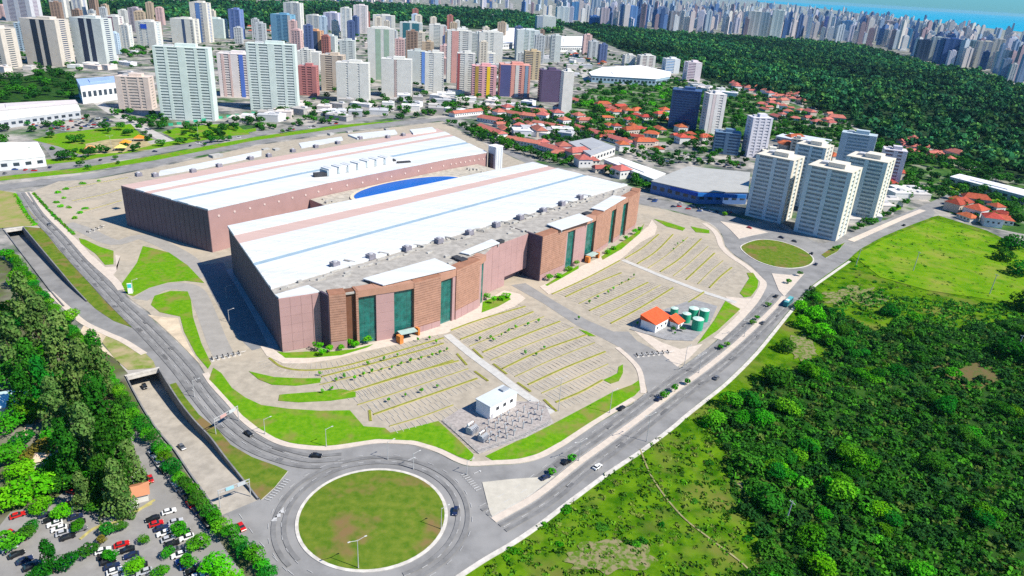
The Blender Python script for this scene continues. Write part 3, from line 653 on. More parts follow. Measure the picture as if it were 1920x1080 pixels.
def brick(line, u0, u1, z0=0.0, z1=28.6, base=0.0):
    p, q = on(line, u0), on(line, u1)
    w = solid_seg(front, 'terracotta_bay', p, q, z0, z1, 6, BRICK_BACK)
    if base: pieces(front, panel_me, 'wall_panel', p, q, 0.2, base, max(1, int((u1 - u0) / 5)), 1, .12, .16)
    n = int((z1 - 0.6 - base - z0) / 1.25)
    pieces(front, slat_me, 'slat', p, q, z0 + base + .3, z1 - 0.3, 1, n, 0.0, 0.16)
def pinkseg(line, u0, u1, z0=0.0, z1=25.2, lintel=True, top=28.6, cols=None, rows=5, set_back=0.5):
    p, q = on(line, u0), on(line, u1)
    solid_seg(front, 'rose_bay', p, q, z0, z1, 6, PINK, -set_back)
    pieces(front, panel_me, 'wall_panel', p, q, z0 + .1, z1, cols or max(1, int((u1 - u0) / 5)), rows, .07, .1 - set_back)
    if lintel: solid_seg(front, 'lintel', p, q, z1, top, 5.8, LINTEL, 0.05)
def glass(line, u0, u1, z0=1.2, z1=25.2, nx=3, nz_=7, rec=1.4, lintel=True):
    p, q = on(line, u0), on(line, u1)
    solid_seg(front, 'glazed_bay', p, q, 0, z1, 4.5, MULLION, -rec)
    pieces(front, pane_me, 'pane', p, q, z0, z1 - .2, nx, nz_, .22, -rec + .05)
    if lintel: solid_seg(front, 'lintel', p, q, z1, 28.6, 5.8, LINTEL, 0.05)
# plain left end
p, q = Vector((0, 0)), Vector((14, -4.7)); pieces(front, panel_me, 'wall_panel', p, q, .2, 27, 3, 6, .07, .12)
p, q = Vector((14.2, -4.76)), Vector((18, -6.0)); pieces(front, panel_me, 'wall_panel', p, q, .2, 27, 1, 6, .07, .12)
brick(FA, 18, 25, base=4.0)
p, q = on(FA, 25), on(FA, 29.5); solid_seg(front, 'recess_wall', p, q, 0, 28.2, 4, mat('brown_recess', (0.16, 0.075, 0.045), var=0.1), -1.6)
brick(FA, 29.5, 30.6)
glass(FA, 30.6, 39.0); pinkseg(FA, 39.0, 47.5); glass(FA, 47.5, 57.5); brick(FA, 57.5, 73.5, base=3.5); glass(FA, 73.5, 82); pinkseg(FA, 82, 84.4, cols=1)
brick(FA, 84.4, 104.5, base=5.5); pinkseg(FA, 104.5, 107.2, cols=1); glass(FA, 107.2, 112, nx=2)
pinkseg(FC, 112.2, 126, z1=27.6, lintel=False, rows=6); pinkseg(FC, 126, 138, z1=27.6, lintel=False, rows=6)
pinkseg(FC, 138, 159, z0=5.6, z1=27.6, lintel=False, rows=5)
brick(FR, 160, 185, base=4.0); pinkseg(FR, 185, 187, cols=1); glass(FR, 187, 195); pinkseg(FR, 195, 209, cols=2); glass(FR, 209, 220); brick(FR, 220, 246, base=3)
glass(FR, 246, 254); brick(FR, 254, 266, base=3); glass(FR, 266, 275); brick(FR, 275, 294, base=3); brick(FR, 294, 303.8, base=3)
# side walls where blocks step forward, and roofs of the blocks
RETURN = mat('return_wall_shade', (0.09, 0.07, 0.095), var=0.1, scale=0.2, rough=0.7)  # near-black tone paints the shade of the left-facing side walls
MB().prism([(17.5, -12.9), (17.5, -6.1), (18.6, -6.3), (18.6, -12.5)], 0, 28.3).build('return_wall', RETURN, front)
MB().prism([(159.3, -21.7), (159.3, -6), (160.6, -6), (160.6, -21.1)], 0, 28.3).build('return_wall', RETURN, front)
for line, m_ in ((FA, DECK), (FC, DECK), (FR, DECK)):
    inner = [(p_[0], 4.0 + p_[0] * .005) for p_ in line[::-1]]; outer = [(p_[0] + (.3 if i == 0 else 0), p_[1] + .6) for i, p_ in enumerate(line)]
    MB().prism(outer + inner, 27.2, 27.9 if line is FC else 28.0).build('block_roof', m_, front)
MB().prism([(0.2, 0.2), (14, -4.4), (18, -5.6), (18, 4), (0.6, 4)], 27.2, 27.95).build('block_roof', ROOFW, front)
# white canopies over the entrance bays
for px, z in (([(680, 522), (718, 534), (855, 502), (815, 484)], 29.6), ([(862, 473), (880, 477), (937, 455), (922, 448)], 29.0), ([(1025, 420), (1052, 431), (1112, 411), (1086, 400)], 29.6), ([(1108, 390), (1132, 395), (1174, 370), (1150, 366)], 29.4)):
    pl = [WUV(G(x, y, z)) for x, y in px]
    MB().prism(pl, z - .5, z).build('roof_canopy', ROOFW, front)
    for p_ in pl:
        c_ = (sum(a[0] for a in pl) / 4, sum(a[1] for a in pl) / 4); k = .93
        x_, y_ = c_[0] + (p_[0] - c_[0]) * k, c_[1] + (p_[1] - c_[1]) * k
        MB().box((x_, y_, z - 1.3), (.5, .5, 1.7)).build('canopy_post', STEEL, front)
for (x, y, w, d) in ((703, 526, 9, 5), (866, 489, 5, 4), (855, 485, 4, 3), (938, 454, 4, 3), (1100, 402, 6, 4)):
    u, v = WUV(G(x, y, 28)); MB().box((u, v, 28.5), (w, d, 1.6)).build('roof_hatch', DARK, front)
# rooftop plant: cooler with cowl
cool = MB().box((0, 0, 1.3), (4.2, 3.4, 2.4)).box((0, 0, 0.05), (4.8, 4.0, 0.3)).mesh('cooler', mat('cooler_grey', (0.22, 0.21, 0.24), var=0.2, scale=0.6))
fan = MB().cyl((0, 0, 2.5), (0, 0, 3.1), 1.3, 1.2, 12).mesh('fan_cowl', mat('cooler_grey2', (0.42, 0.42, 0.44)))
pipe = MB().cyl((0, 0, .5), (3.2, -5.0, .5), .45, .45, 7).cyl((3.2, -5, .5), (3.2, -5, -.2), .45, .45, 7).mesh('duct_run', DUCT)
for (x, y) in ((628, 499), (695, 484), (763, 469), (823, 454), (880, 439), (930, 424), (975, 410), (1018, 397), (1053, 384), (1087, 372)):
    u, v = WUV(G(x, y, 28.1)); c = inst(cool, 'rooftop_cooler', front, (u, v, 28.0), .05); inst(fan, 'fan_cowl', c); inst(pipe, 'duct_run', front, (u + 8, v + 3.5, 28.1), -.15)
R = random.Random(11)
dct = MB().box((0, 0, .5), (1, 1, 1)).mesh('duct', DUCT)
for i in range(60):
    u = 8 + i * 4.85 + R.uniform(-1, 1); v = R.uniform(4.6, 10.5) + u * .01
    inst(dct, 'duct', front, (u, v, 27.55), R.uniform(-.1, .1), (R.uniform(2, 7), R.uniform(.6, 1.4), R.uniform(.4, 1.3)))
for i in range(26):
    u = R.uniform(22, 290); l_ = FA if u < 112 else FC if u < 160 else FR; v0 = on(l_, u)[1]
    v = R.uniform(v0 + 4, 3)
    inst(dct, 'duct', front, (u, v, 27.9), R.uniform(-.3, .3), (R.uniform(1.5, 5), R.uniform(.6, 1.6), R.uniform(.5, 1.2)))
# entrances
for u, l_ in ((52, FA), (214, FR)):
    p_ = on(l_, u); MB().box((p_[0], p_[1] - 3.2, 4.3), (9, 4.5, .35), -.25 if u < 100 else .1).build('entrance_canopy', mat('canopy_glass', (0.36, 0.46, 0.42), rough=.3), front)
    MB().box((p_[0] - 5.5, p_[1] - 4.0, 2.1), (2.2, 3, 4.2)).build('entrance_pier', mat('orange_paint', (0.55, 0.20, 0.05)), front)
    MB().box((p_[0] + 6.5, p_[1] - 3.2, 2.1), (1.2, 2.4, 4.2)).build('entrance_pier', mat('orange_paint', (0.55, 0.20, 0.05)), front)
    MB().box((p_[0], p_[1] - 0.2, 2.0), (9, 1.4, 4.0)).build('entrance_doors', DARK, front)

# ---------------- rear hall
rear = empty('convention_hall', UVW(36, 140), HA)
tag(rear, 'long convention hall at the back with ribbed dark end wall, rose wall and white roof', 'hall', 'paired convention halls')
def rr(u, v): return (u - 36, v - 140)
QF = [(36, 140), (130, 151.5), (250, 157.5), (295, 156)]; QB = [(17, 221), (120, 236), (250, 250), (329, 259)]
MB().prism([rr(*p) for p in QF] + [rr(*p) for p in QB[::-1]], 0, 27.2).build('wall', PINK, rear)
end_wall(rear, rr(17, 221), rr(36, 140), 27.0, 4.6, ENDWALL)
def lerp(line, f):
    f *= len(line) - 1; i = min(int(f), len(line) - 2); f -= i
    return Vector(line[i]).lerp(Vector(line[i + 1]), f)
def rband(s0, s1, z1, m, name='roof_band'):
    fr = [i / 12 for i in range(13)]
    a = [rr(*lerp(QF, f).lerp(lerp(QB, f), s0)) for f in fr]; b = [rr(*lerp(QF, f).lerp(lerp(QB, f), s1)) for f in fr]
    MB().prism(a + b[::-1], 27.0, z1).build(name, m, rear)
rband(0.0, .13, 28.1, ROOFW); rband(.132, .21, 27.85, mat('grey_roof_sheet', (0.62, 0.62, 0.60), var=.05)); rband(.212, .33, 28.1, ROOFW); rband(.332, .40, 27.6, ROOFB, 'gutter'); rband(.402, .635, 28.1, ROOFW); rband(.637, .715, 27.8, ROOFP); rband(.717, .83, 28.1, ROOFW); rband(.832, 1.0, 27.7, ROOFP)
port = MB().cyl((0, 0, 0), (0, -.25, 0), .75, .75, 10).mesh('porthole', paint((.58, .46, .42)))
for i in range(25):
    c = lerp(QF, (i + .6) / 25.5); u_, v_ = rr(*c); inst(port, 'porthole', rear, (u_, v_ - .02, 22.5 + .3 * (i % 2)), .06)
unit = MB().box((0, 0, 2.2), (6.2, 7.5, 4.2)).cyl((0, -3.6, 2.3), (0, 3.6, 2.3), 2.6, 2.6, 10).mesh('ventilator', ROOFW)
cowl = MB().box((0, 0, 1.8), (1.2, 7.0, 3.4)).mesh('ventilator_louvre', mat('louvre', (0.34, 0.40, 0.42)))
for (x, y) in ((617, 324), (636, 320), (653, 317), (671, 313), (688, 309), (705, 306), (722, 303)):
    u, v = WUV(G(x, y, 29)); a_, b_ = rr(u, v); c = inst(unit, 'roof_ventilator', rear, (a_, b_, 28.0), .1, 1.2); inst(cowl, 'louvre', c, (-3.6, 0, 0))
for (x, y, w, d, h) in ((600, 329, 9, 4, 2.6), (757, 304, 11, 3, 1.2), (735, 300, 5, 5, 1)):
    u, v = WUV(G(x, y, 28.5)); a_, b_ = rr(u, v); MB().box((a_, b_, 28.0 + h / 2), (w, d, h), -.3).build('roof_hatch', DARK, rear)
for (x, y) in ((362, 322), (411, 312), (470, 298), (504, 293), (549, 284), (592, 276), (633, 269), (675, 260), (727, 258), (756, 254), (260, 329), (291, 330)):
    u, v = WUV(G(x, y, 28)); a_, b_ = rr(u, v); c = inst(cool, 'rooftop_cooler', rear, (a_, b_, 27.7), .1, .9); inst(fan, 'fan_cowl', c)
for pts, z in (([(297, 327), (300, 320), (420, 297), (490, 282), (490, 290), (380, 313)], 28.7), ([(652, 252), (700, 247), (740, 243), (745, 249), (670, 259)], 29.0), ([(768, 243), (810, 238), (818, 244), (775, 250)], 29.0), ([(560, 268), (640, 256), (643, 261), (565, 276)], 28.6)):
    pl = [rr(*WUV(G(x, y, z))) for x, y in pts]; MB().prism(pl, 27.4, z).build('roof_canopy', ROOFW, rear)
for (x, y, w, d, h) in ((405, 294, 9, 6, 2.2), (518, 281, 5, 4, 1.5), (498, 280, 6, 3, 1), (620, 253, 5, 4, 2), (655, 248, 6, 3, 1.5), (725, 243, 5, 3, 1.5)):
    u, v = WUV(G(x, y, 28)); a_, b_ = rr(u, v); MB().box((a_, b_, 27.8 + h / 2), (w, d, h), .1).build('plant_box', DUCT, rear)
# link block between the halls with an oval blue roof
link = empty('link_building', UVW(112, 104.5), HA)
tag(link, 'low link building between the two halls with oval blue roof and cream rim', 'building')
def lk(u, v): return (u - 112, v - 104.5)
MB().prism([lk(112, 105), lk(283, 107), lk(283, 156), lk(250, 157), lk(130, 151), lk(112, 149)], 0, 18.6).build('wall', PINK, link)
MB().prism([lk(112.2, 105.2), lk(282.8, 107.2), lk(282.8, 155.8), lk(250, 156.8), lk(130, 150.8), lk(112.2, 148.8)], 18.6, 18.9).build('roof_deck', mat('gravel_roof', (0.40, 0.37, 0.31), var=.2, scale=.3), link)
def oval(c, a, b, n=48): return [(c[0] + a * math.cos(2 * math.pi * i / n), c[1] + b * math.sin(2 * math.pi * i / n)) for i in range(n)]
oc = lk(186, 128)
MB().prism(oval(oc, 53, 23.2), 18.8, 19.8).build('oval_rim', mat('cream_rim', (0.60, 0.52, 0.38)), link)
ov = MB(); prev = None
for k, (f_, z_) in enumerate(((1.0, 19.9), (.75, 20.1), (.4, 20.2))):
    b_ = len(ov.v); ov.v += [(x, y, z_) for x, y in oval(oc, 50 * f_, 21 * f_)]
    if prev is not None:
        for i in range(48): ov.f.append((prev + i, prev + (i + 1) % 48, b_ + (i + 1) % 48, b_ + i)); ov.m.append(0)
    prev = b_
ov.f.append(tuple(prev + i for i in range(48))); ov.m.append(0)
ov.build('oval_roof', mat('blue_membrane', (0.005, 0.11, 0.42), var=.08, scale=.1, rough=.4), link)
for i in range(14):
    x, y = lk(R.choice((R.uniform(115, 130), R.uniform(248, 278))), 140 + R.uniform(-14, 8)); inst(dct, 'duct', link, (x, y, 18.9), R.uniform(-.2, .2), (R.uniform(1.5, 4), R.uniform(.8, 2), R.uniform(.6, 1.6)))
# stair tower at the end of the rear hall
st = empty('stair_tower', UVW(301, 152), HA); tag(st, 'narrow pale grey stair tower at the right end of the rear hall', 'tower')
MB().box((0, 0, 16.5), (9, 9, 33)).build('wall', paint((0.52, 0.55, 0.57)), st)
for dx in (-3, 0, 3): MB().box((dx, -4.6, 16.5), (.9, .35, 31)).build('fin', paint((0.62, 0.65, 0.67)), st)
MB().box((0, 0, 33.3), (9.6, 9.6, .7)).build('roof', WHITE, st)
MB().box((-4.7, 1, 14), (.3, 6, 26)).build('glazing', GLASS_DARK, st)
# ================================================================== TOWERS
TOWERS = []
def tower(xl, xr, yt, yb, yaw, label, wall=(.62, .62, .58), glz=(.10, .12, .14), dr=0.6, piers=((0, .16), (.42, .58), (.84, 1)), stripes=(), bandc=None, fh=3.1, top=1, group=None, sidep=((0, .3), (.7, 1)), stepped=False, fin=False, pier_shadec=None, hgt=None):
    xm = (xl + xr) / 2; b0 = G(xm, yb); w = depth_at(b0); Wm = (xr - xl) * w / FPX
    beta = math.atan2(b0.x, b0.y); psi = rad(yaw); a = psi + beta
    W = Wm / (abs(math.cos(a)) + dr * abs(math.sin(a))); D = dr * W
    back = (D * abs(math.cos(a)) + W * abs(math.sin(a))) / 2
    c = b0 + Vector((math.sin(beta), math.cos(beta), 0)) * back
    h = hgt or height_at(b0, yt); TOWERS.append((c.x, c.y, max(W, D) * .62))
    e = empty('apartment_tower', (c.x, c.y, 0), psi); tag(e, label, 'tower', group)
    hh = h - (4 if top else 1)
    MB().box((0, 0, hh / 2), (W - .9, D - .9, hh)).build('glazing', mat('glz_%d_%d_%d' % tuple(int(x * 255) for x in glz), glz, var=.35, scale=.35, rough=.2, spec=.5), e)
    bm_ = MB(); n = max(3, int(hh / fh)); f = hh / n
    for i in range(n): bm_.box((0, 0, i * f + f * .25), (W - .1, D - .1, f * .5))
    tag(bm_.build('floor_bands', paint(bandc or wall), e), kind='stuff')
    pm_ = MB()
    for f0, f1 in piers:
        for s_ in (-1, 1): pm_.box(((-.5 + (f0 + f1) / 2) * W, s_ * (D / 2 - .25), hh / 2), ((f1 - f0) * W, .8, hh + .2))
    if pier_shadec: pm_.build('front_piers', paint(pier_shadec), e); pm_ = MB()
    for f0, f1 in sidep:
        for s_ in (-1, 1): pm_.box((s_ * (W / 2 - .25), (-.5 + (f0 + f1) / 2) * D, hh / 2), (.84, (f1 - f0) * D - .06, hh + .24))
    pm_.box((0, 0, hh + .35), (W + .5, D + .5, .7))
    pm_.build('wall', paint(wall), e)
    for f0, f1, c_ in stripes:
        MB().box(((-.5 + (f0 + f1) / 2) * W, -D / 2 + .05, hh / 2), ((f1 - f0) * W, .7, hh + .1)).build('facade_stripe', paint(c_), e)
    if top:
        MB().box((W * .08, 0, hh + 2.3), (W * .38, D * .5, 3.4)).build('roof_house', paint(tuple(min(1, x * 1.05) for x in wall)), e)
        MB().box((-W * .25, D * .1, hh + 1.5), (W * .16, D * .28, 1.9)).build('water_tank', paint((.5, .5, .5)), e)
    if stepped: MB().box((0, 0, hh + 1.6), (W * .7, D * .8, 2.6)).build('setback_storey', paint(wall), e)
    return e
W1 = (.60, .59, .54); W2 = (.50, .53, .50); BEI = (.54, .49, .42); GRN = (.55, .62, .57); PNK = (.58, .42, .38); BLU = (.10, .20, .42); NAV = (.05, .08, .15); SAL = (.62, .30, .24); TEA = (.03, .14, .17)
LTB = (.42, .52, .58)
# left group
tower(-30, 38, 50, 130, -4, 'beige slab tower cut by the left edge of the picture', BEI, dr=.7)
tower(60, 138, 33, 125, -2, 'beige tower with two black vertical window shafts, furthest left of the dark striped pair', BEI, NAV, .6, ((0, .3), (.46, .56), (.7, 1)), stripes=((.30, .46, (.02, .03, .05)), (.56, .70, (.02, .03, .05))))
tower(150, 218, 31, 123, -2, 'pale grey tower with two black vertical window shafts, right of the beige striped one', W2, NAV, .6, ((0, .28), (.46, .55), (.7, 1)), stripes=((.28, .46, (.02, .03, .06)), (.55, .70, (.02, .03, .06))))
tower(38, 62, 40, 96, -2, 'narrow light blue tower squeezed behind the beige striped tower', LTB, dr=.9)
tower(18, 78, -12, 42, -2, 'pale grey broad tower high at the top left behind the striped pair', (.5, .5, .52), (.2, .12, .2), .6)
tower(100, 136, -8, 33, -2, 'off white tower with navy side cut by the top edge left of centre', W1, NAV, .8)
tower(140, 166, -4, 34, -2, 'slim white tower with blue stripe at the top behind the grey striped tower', W1, BLU, .9)
tower(206, 238, 28, 92, -2, 'white tower with plum coloured window stripe right of the striped pair', W1, (.2, .08, .14), .7, ((0, .3), (.6, 1)), stripes=((.3, .6, (.2, .08, .13)),))
tower(232, 252, 44, 93, -2, 'short white block between the plum striped tower and the blue logo block', W1, LTB, 1.0)
lt = tower(262, 306, 38, 93, -2, 'white block carrying a blue square near its top left of the first big green slab', W1, LTB, .7, ((0, .15), (.3, .5), (.6, 1)))
tower(246, 271, 13, 60, -2, 'brownish pink slim tower behind the block with the blue square', (.42, .36, .38), dr=.8)
tower(326, 376, 33, 82, 0, 'cream and grey tower with one navy shaft above the first green slab', (.62, .60, .52), NAV, .6, ((0, .5), (.62, .85), (.95, 1)), stripes=((.5, .62, NAV),))
tower(364, 401, 2, 80, 0, 'tall cream tower with blue core rising behind the cream and grey tower', (.62, .58, .5), BLU, .7, ((0, .3), (.75, 1)), stripes=((.35, .6, BLU),))
tower(380, 428, 33, 72, 0, 'broad pale mint building with smooth front next to the tall cream tower', GRN, (.42, .5, .48), .5, ((0, .45), (.5, 1)))
tower(433, 460, 15, 74, -4, 'bright blue glass tower standing alone against the woodland', (.16, .22, .42), BLU, .8, ((0, .2), (.45, .6), (.9, 1)))
tower(511, 556, 25, 79, -4, 'steel blue tower with white right edge above the second green slab', (.16, .33, .45), (.05, .2, .33), .7, ((0, .3), (.5, .6)), stripes=((.86, 1, W1),))
tower(535, 571, 3, 62, -4, 'tall white tower behind the steel blue one, its top near the picture edge', W1, (.4, .42, .42), .6)
tower(575, 606, 27, 56, -4, 'white tower of the far left pair above the orange striped block', W1, LTB, .7)
tower(608, 640, 22, 58, -4, 'white and lilac tower of the far left pair above the orange striped block', (.6, .58, .66), BLU, .7)
tower(573, 608, 55, 95, -4, 'orange and black striped block beside the pale block', (.52, .30, .16), NAV, .7, ((0, .5), (.85, 1)), stripes=((.52, .82, NAV),))
tower(606, 634, 65, 98, -4, 'pale grey blank block touching the orange striped block', W2, (.45, .47, .47), .8, ((0, .45), (.5, 1)))
# two big green-white slabs
for xl, xr, yt, yb, lab in ((308, 408, 84, 228, 'big pale green residential slab nearest the lawn, the left one of two alike'), (473, 562, 78, 210, 'big pale green residential slab with white centre strip, the right one of two alike')):
    e = tower(xl, xr, yt, yb, 8, lab, (.56, .63, .58), (.20, .25, .25), .28, ((0, .05), (.2, .26), (.44, .58), (.74, .8), (.95, 1)), bandc=(.60, .65, .62), group='pair of pale green slabs', sidep=((0, 1),))
tower(228, 293, 140, 207, 8, 'beige mid rise block with pale pink edges left of the first green slab', (.60, .50, .43), (.34, .32, .29), .5, ((0, .18), (.3, .36), (.66, .72), (.84, 1)))
tower(416, 482, 97, 183, 8, 'white and pink tower with blue vertical band between the two green slabs', (.66, .60, .57), (.3, .28, .28), .5, ((0, .1), (.4, .6), (.85, 1)), stripes=((.12, .2, PNK), (.34, .4, PNK), (.64, .76, (.08, .16, .5))))
tower(562, 599, 120, 180, 4, 'brick red block at the right shoulder of the second green slab', (.42, .17, .16), (.2, .1, .1), .7, ((0, .2), (.4, .5), (.75, 1)))
tower(557, 604, 94, 132, 4, 'white block with blue core peeping above the brick red block', W1, BLU, .6, ((0, .35), (.65, 1)))
tower(604, 650, 100, 172, 4, 'beige and brown tower with dark left side right of the brick red block', (.50, .42, .33), (.22, .18, .15), .7, ((0, .2), (.5, .75), (.92, 1)))
tower(633, 695, 114, 193, 6, 'plain white tower left of its lookalike, in the front row of towers', W1, (.5, .5, .48), .5, ((0, .3), (.36, .66), (.72, 1)), group='twin plain white towers')
tower(716, 773, 107, 183, 6, 'plain white tower with brown centre groove, right of its lookalike', W1, (.5, .5, .48), .5, ((0, .42), (.52, 1)), stripes=((.43, .5, (.42, .33, .30)),), group='twin plain white towers')
tower(638, 668, 73, 118, 6, 'pale tower just above the left plain white tower', W2, (.4, .42, .4), .7)
tower(640, 661, 13, 73, 6, 'slender white tower with plum crown against the woodland', W1, LTB, .9)
tower(664, 691, 8, 63, 6, 'slender white tower edged in pink against the woodland', (.66, .60, .58), (.5, .5, .48), .8)
tower(691, 740, 50, 150, 8, 'tall white tower with two green window shafts and blue side', W1, (.30, .38, .30), .5, ((0, .3), (.5, .62), (.82, 1)), stripes=((.3, .5, (.30, .40, .30)), (.62, .82, (.30, .40, .30))), stepped=True)
tower(700, 741, 27, 60, 8, 'white tower with blue windows directly behind the green shafted tower', W1, BLU, .6)
tower(750, 792, 40, 98, 6, 'dark teal glass tower framed in white', W2, TEA, .6, ((0, .12), (.45, .55), (.88, 1)), stripes=((.14, .45, TEA), (.55, .86, TEA)))
tower(764, 797, 92, 158, 8, 'white tower with bright blue roof and right edge', W2, (.5, .5, .48), .6, ((0, .7),), stripes=((.8, 1, (.12, .25, .6)),))
tower(796, 831, 95, 174, 8, 'white tower with navy blue flank in the front row', W1, (.5, .52, .52), .8, ((0, .2), (.45, .9)), stripes=((0, .0001, NAV),))
tower(804, 831, 44, 100, 8, 'white tower with grey panel above the navy flanked tower', W1, (.36, .42, .40), .7, ((0, .3), (.75, 1)))
tower(836, 882, 54, 156, 8, 'tall white tower with salmon panels and light blue flank', W1, (.3, .3, .3), .6, ((0, .15), (.5, .62), (.85, 1)), stripes=((.18, .46, (.58, .30, .26)),))
tower(855, 889, 96, 174, 8, 'white and dark red tower standing in front of the salmon panelled one', W1, (.45, .46, .44), .7, ((0, .1), (.4, .6), (.85, 1)), stripes=((.0, .14, (.30, .08, .08)),))
tower(876, 916, 60, 112, 8, 'grey white tower right of the salmon panelled tower', W2, (.4, .42, .4), .6)
tower(894, 941, 58, 122, 8, 'white tower with rounded crown in front of the white mall', W1, (.35, .38, .36), .6, ((0, .25), (.36, .46), (.6, 1)), stepped=True)
tower(882, 929, 120, 183, 8, 'colourful tower striped pink, yellow and navy', (.62, .33, .33), NAV, .6, ((.4, .52), (.88, 1)), stripes=((.12, .26, (.36, .24, .05)), (.6, .74, (.75, .50, .02))))
tower(897, 929, 97, 125, 8, 'white and blue block peeping over the colourful tower', W1, BLU, .7)
tower(932, 992, 118, 182, 8, 'navy and salmon striped tower right of the colourful one', SAL, (.08, .09, .2), .6, ((.36, .48), (.70, .8), (.94, 1)), stripes=((.0, .34, (.07, .08, .2)), (.5, .62, W1), (.82, .92, (.2, .3, .4))))
tower(964, 1009, 54, 114, 8, 'pale green grey tower with rounded shoulders in front of the mall', (.56, .60, .58), (.35, .45, .40), .6, ((0, .3), (.5, .6), (.75, 1)))
tower(979, 1011, 93, 150, 8, 'tan tower with dark blue left flank', (.50, .40, .25), NAV, .8, ((.5, .7), (.85, 1)))
tower(1029, 1049, 64, 117, 8, 'narrow pale tower with navy left side beside the mall', W2, NAV, .9, ((.35, 1),))
tower(1006, 1048, 128, 192, 10, 'dark purple fronted tower, leftmost part of a dark and white pair', (.10, .07, .13), (.06, .04, .09), .7, ((.05, .95),), sidep=((0, .4),))
tower(1046, 1070, 130, 215, 10, 'white slab tower joined to the dark purple tower', (.68, .66, .60), W2, 1.2, ((0, 1),), sidep=((0, 1),))
tower(1002, 1041, 29, 60, 8, 'small pale tower with blue left half above the mall', W2, BLU, .7, ((.3, 1),))
tower(1165, 1190, 101, 124, 10, 'small blue and white block, left one of the group behind the white store', W1, LTB, .8)
tower(1192, 1227, 102, 128, 10, 'small white block with brown stripe behind the white store', W1, (.3, .2, .2), .7)
tower(1239, 1272, 108, 138, 10, 'small bright blue fronted block behind the right end of the white store', (.66, .68, .68), (.05, .25, .5), .8, ((.6, 1),))
tower(1278, 1311, 114, 154, 10, 'white and plum block at the corner of the forest', (.66, .58, .60), (.25, .14, .25), .8, ((.55, 1),))
tower(1252, 1305, 165, 241, -14, 'dark blue glass office tower among the red roofed houses', (.05, .10, .22), (.03, .09, .22), .7, ((0, .05), (.95, 1)), sidep=((0, .1),))
tower(1309, 1350, 172, 252, 8, 'white tower with orange patches at its top', (.68, .65, .62), (.5, .47, .46), .8, ((0, .2), (.4, .6), (.8, 1)), stripes=((.22, .38, (.62, .52, .5)),))
tower(1334, 1382, 244, 290, -12, 'low dark blue office block with pale central strip', (.12, .2, .3), (.04, .09, .17), .7, ((.4, .55),))
tower(1388, 1434, 216, 296, 8, 'white tower with black left side below the forest edge', (.62, .6, .64), (.42, .42, .46), .7, ((0, .12), (.3, .4), (.6, .7), (.88, 1)))
# right-hand cluster of four slabs, blue front shade painted into piers and bands
for xl, xr, yt, yb, lab in ((1396, 1480, 290, 416, 'grey banded tower with cream right side, leftmost of the right hand cluster'),
                            (1470, 1534, 268, 390, 'grey banded tower with plain roof, rear one between the front two of the cluster'),
                            (1488, 1580, 311, 447, 'grey banded tower with cream right side, nearest the roundabout'),
                            (1562, 1644, 293, 414, 'grey banded tower with cream right side, rightmost of the cluster')):
    tower(xl, xr, yt, yb, -38, lab, (.62, .57, .47), (.20, .27, .30), .85, ((0, .1), (.46, .56), (.9, 1)), bandc=(.56, .60, .58), pier_shadec=(.54, .62, .63), group='cluster of grey banded towers', sidep=((0, .2), (.4, .6), (.8, 1)), stepped=False)
tower(1562, 1622, 246, 332, -27, 'blue grey tower rising behind the right hand cluster', (.40, .48, .52), (.2, .3, .36), .5, ((0, .2), (.8, 1)))
tower(1640, 1682, 276, 346, -20, 'white and plum tower behind the rightmost grey banded tower', (.60, .56, .58), (.22, .12, .16), .8, ((.4, .6), (.8, 1)))
tower(1480, 1500, 256, 285, -20, 'short beige block behind the grey banded towers', (.5, .47, .4), dr=1.0)
tower(1424, 1460, 278, 300, -10, 'low cream apartment block left of the grey banded towers', (.6, .58, .5), (.3, .32, .3), .8)

# infill towers of the crowded quarters
IR = random.Random(17)
INF = [('white', W1, (.20, .22, .23)), ('tan', (.46, .36, .25), (.16, .13, .11)), ('brown', (.28, .19, .14), (.1, .08, .07)), ('grey', (.46, .48, .48), (.16, .18, .2)), ('cream', (.62, .56, .46), (.28, .25, .22)), ('pink', (.58, .40, .37), (.26, .2, .2)), ('pale blue', (.44, .54, .62), (.12, .2, .32)), ('brick red', (.40, .16, .13), (.14, .09, .09)), ('navy', (.09, .13, .26), (.04, .07, .16))]
for poly, n, where in (([(560, 66), (700, 44), (880, 62), (1040, 78), (1035, 125), (900, 140), (700, 160), (560, 150)], 44, 'standing in the crowded middle of the town'),
                       ([(-10, 30), (300, 30), (430, 66), (300, 105), (220, 104), (60, 60)], 16, 'standing in the crowded quarter at the upper left'),
                       ([(420, 72), (640, 60), (640, 100), (570, 112), (480, 100)], 9, 'standing between the green slabs and the woodland'),
                       ([(1085, 100), (1150, 112), (1170, 122), (1100, 124)], 3, 'standing left of the white superstore')):
    k = 0
    for (x, y) in scatter(gp(poly), n * 6, 0, IR):
        if k >= n: break
        if any((x - t[0]) ** 2 + (y - t[1]) ** 2 < (t[2] + 13) ** 2 for t in TOWERS): continue
        px_, py_ = PX((x, y, 0)); w_ = depth_at((x, y, 0)); wd = IR.uniform(17, 27) * FPX / w_; nm, wc, gc = IR.choice(INF); k += 1
        tower(px_ - wd / 2, px_ + wd / 2, 0, py_, IR.choice((8, 8, -4, 12)), nm + ' tower block ' + where, wc, gc, IR.uniform(.55, .9), IR.choice((((0, .2), (.42, .58), (.8, 1)), ((0, .3), (.7, 1)), ((.1, .35), (.65, .9)), ((0, .12), (.3, .4), (.6, .7), (.88, 1)))), group='infill towers ' + where, hgt=IR.uniform(34, 66), stepped=IR.random() < .3)
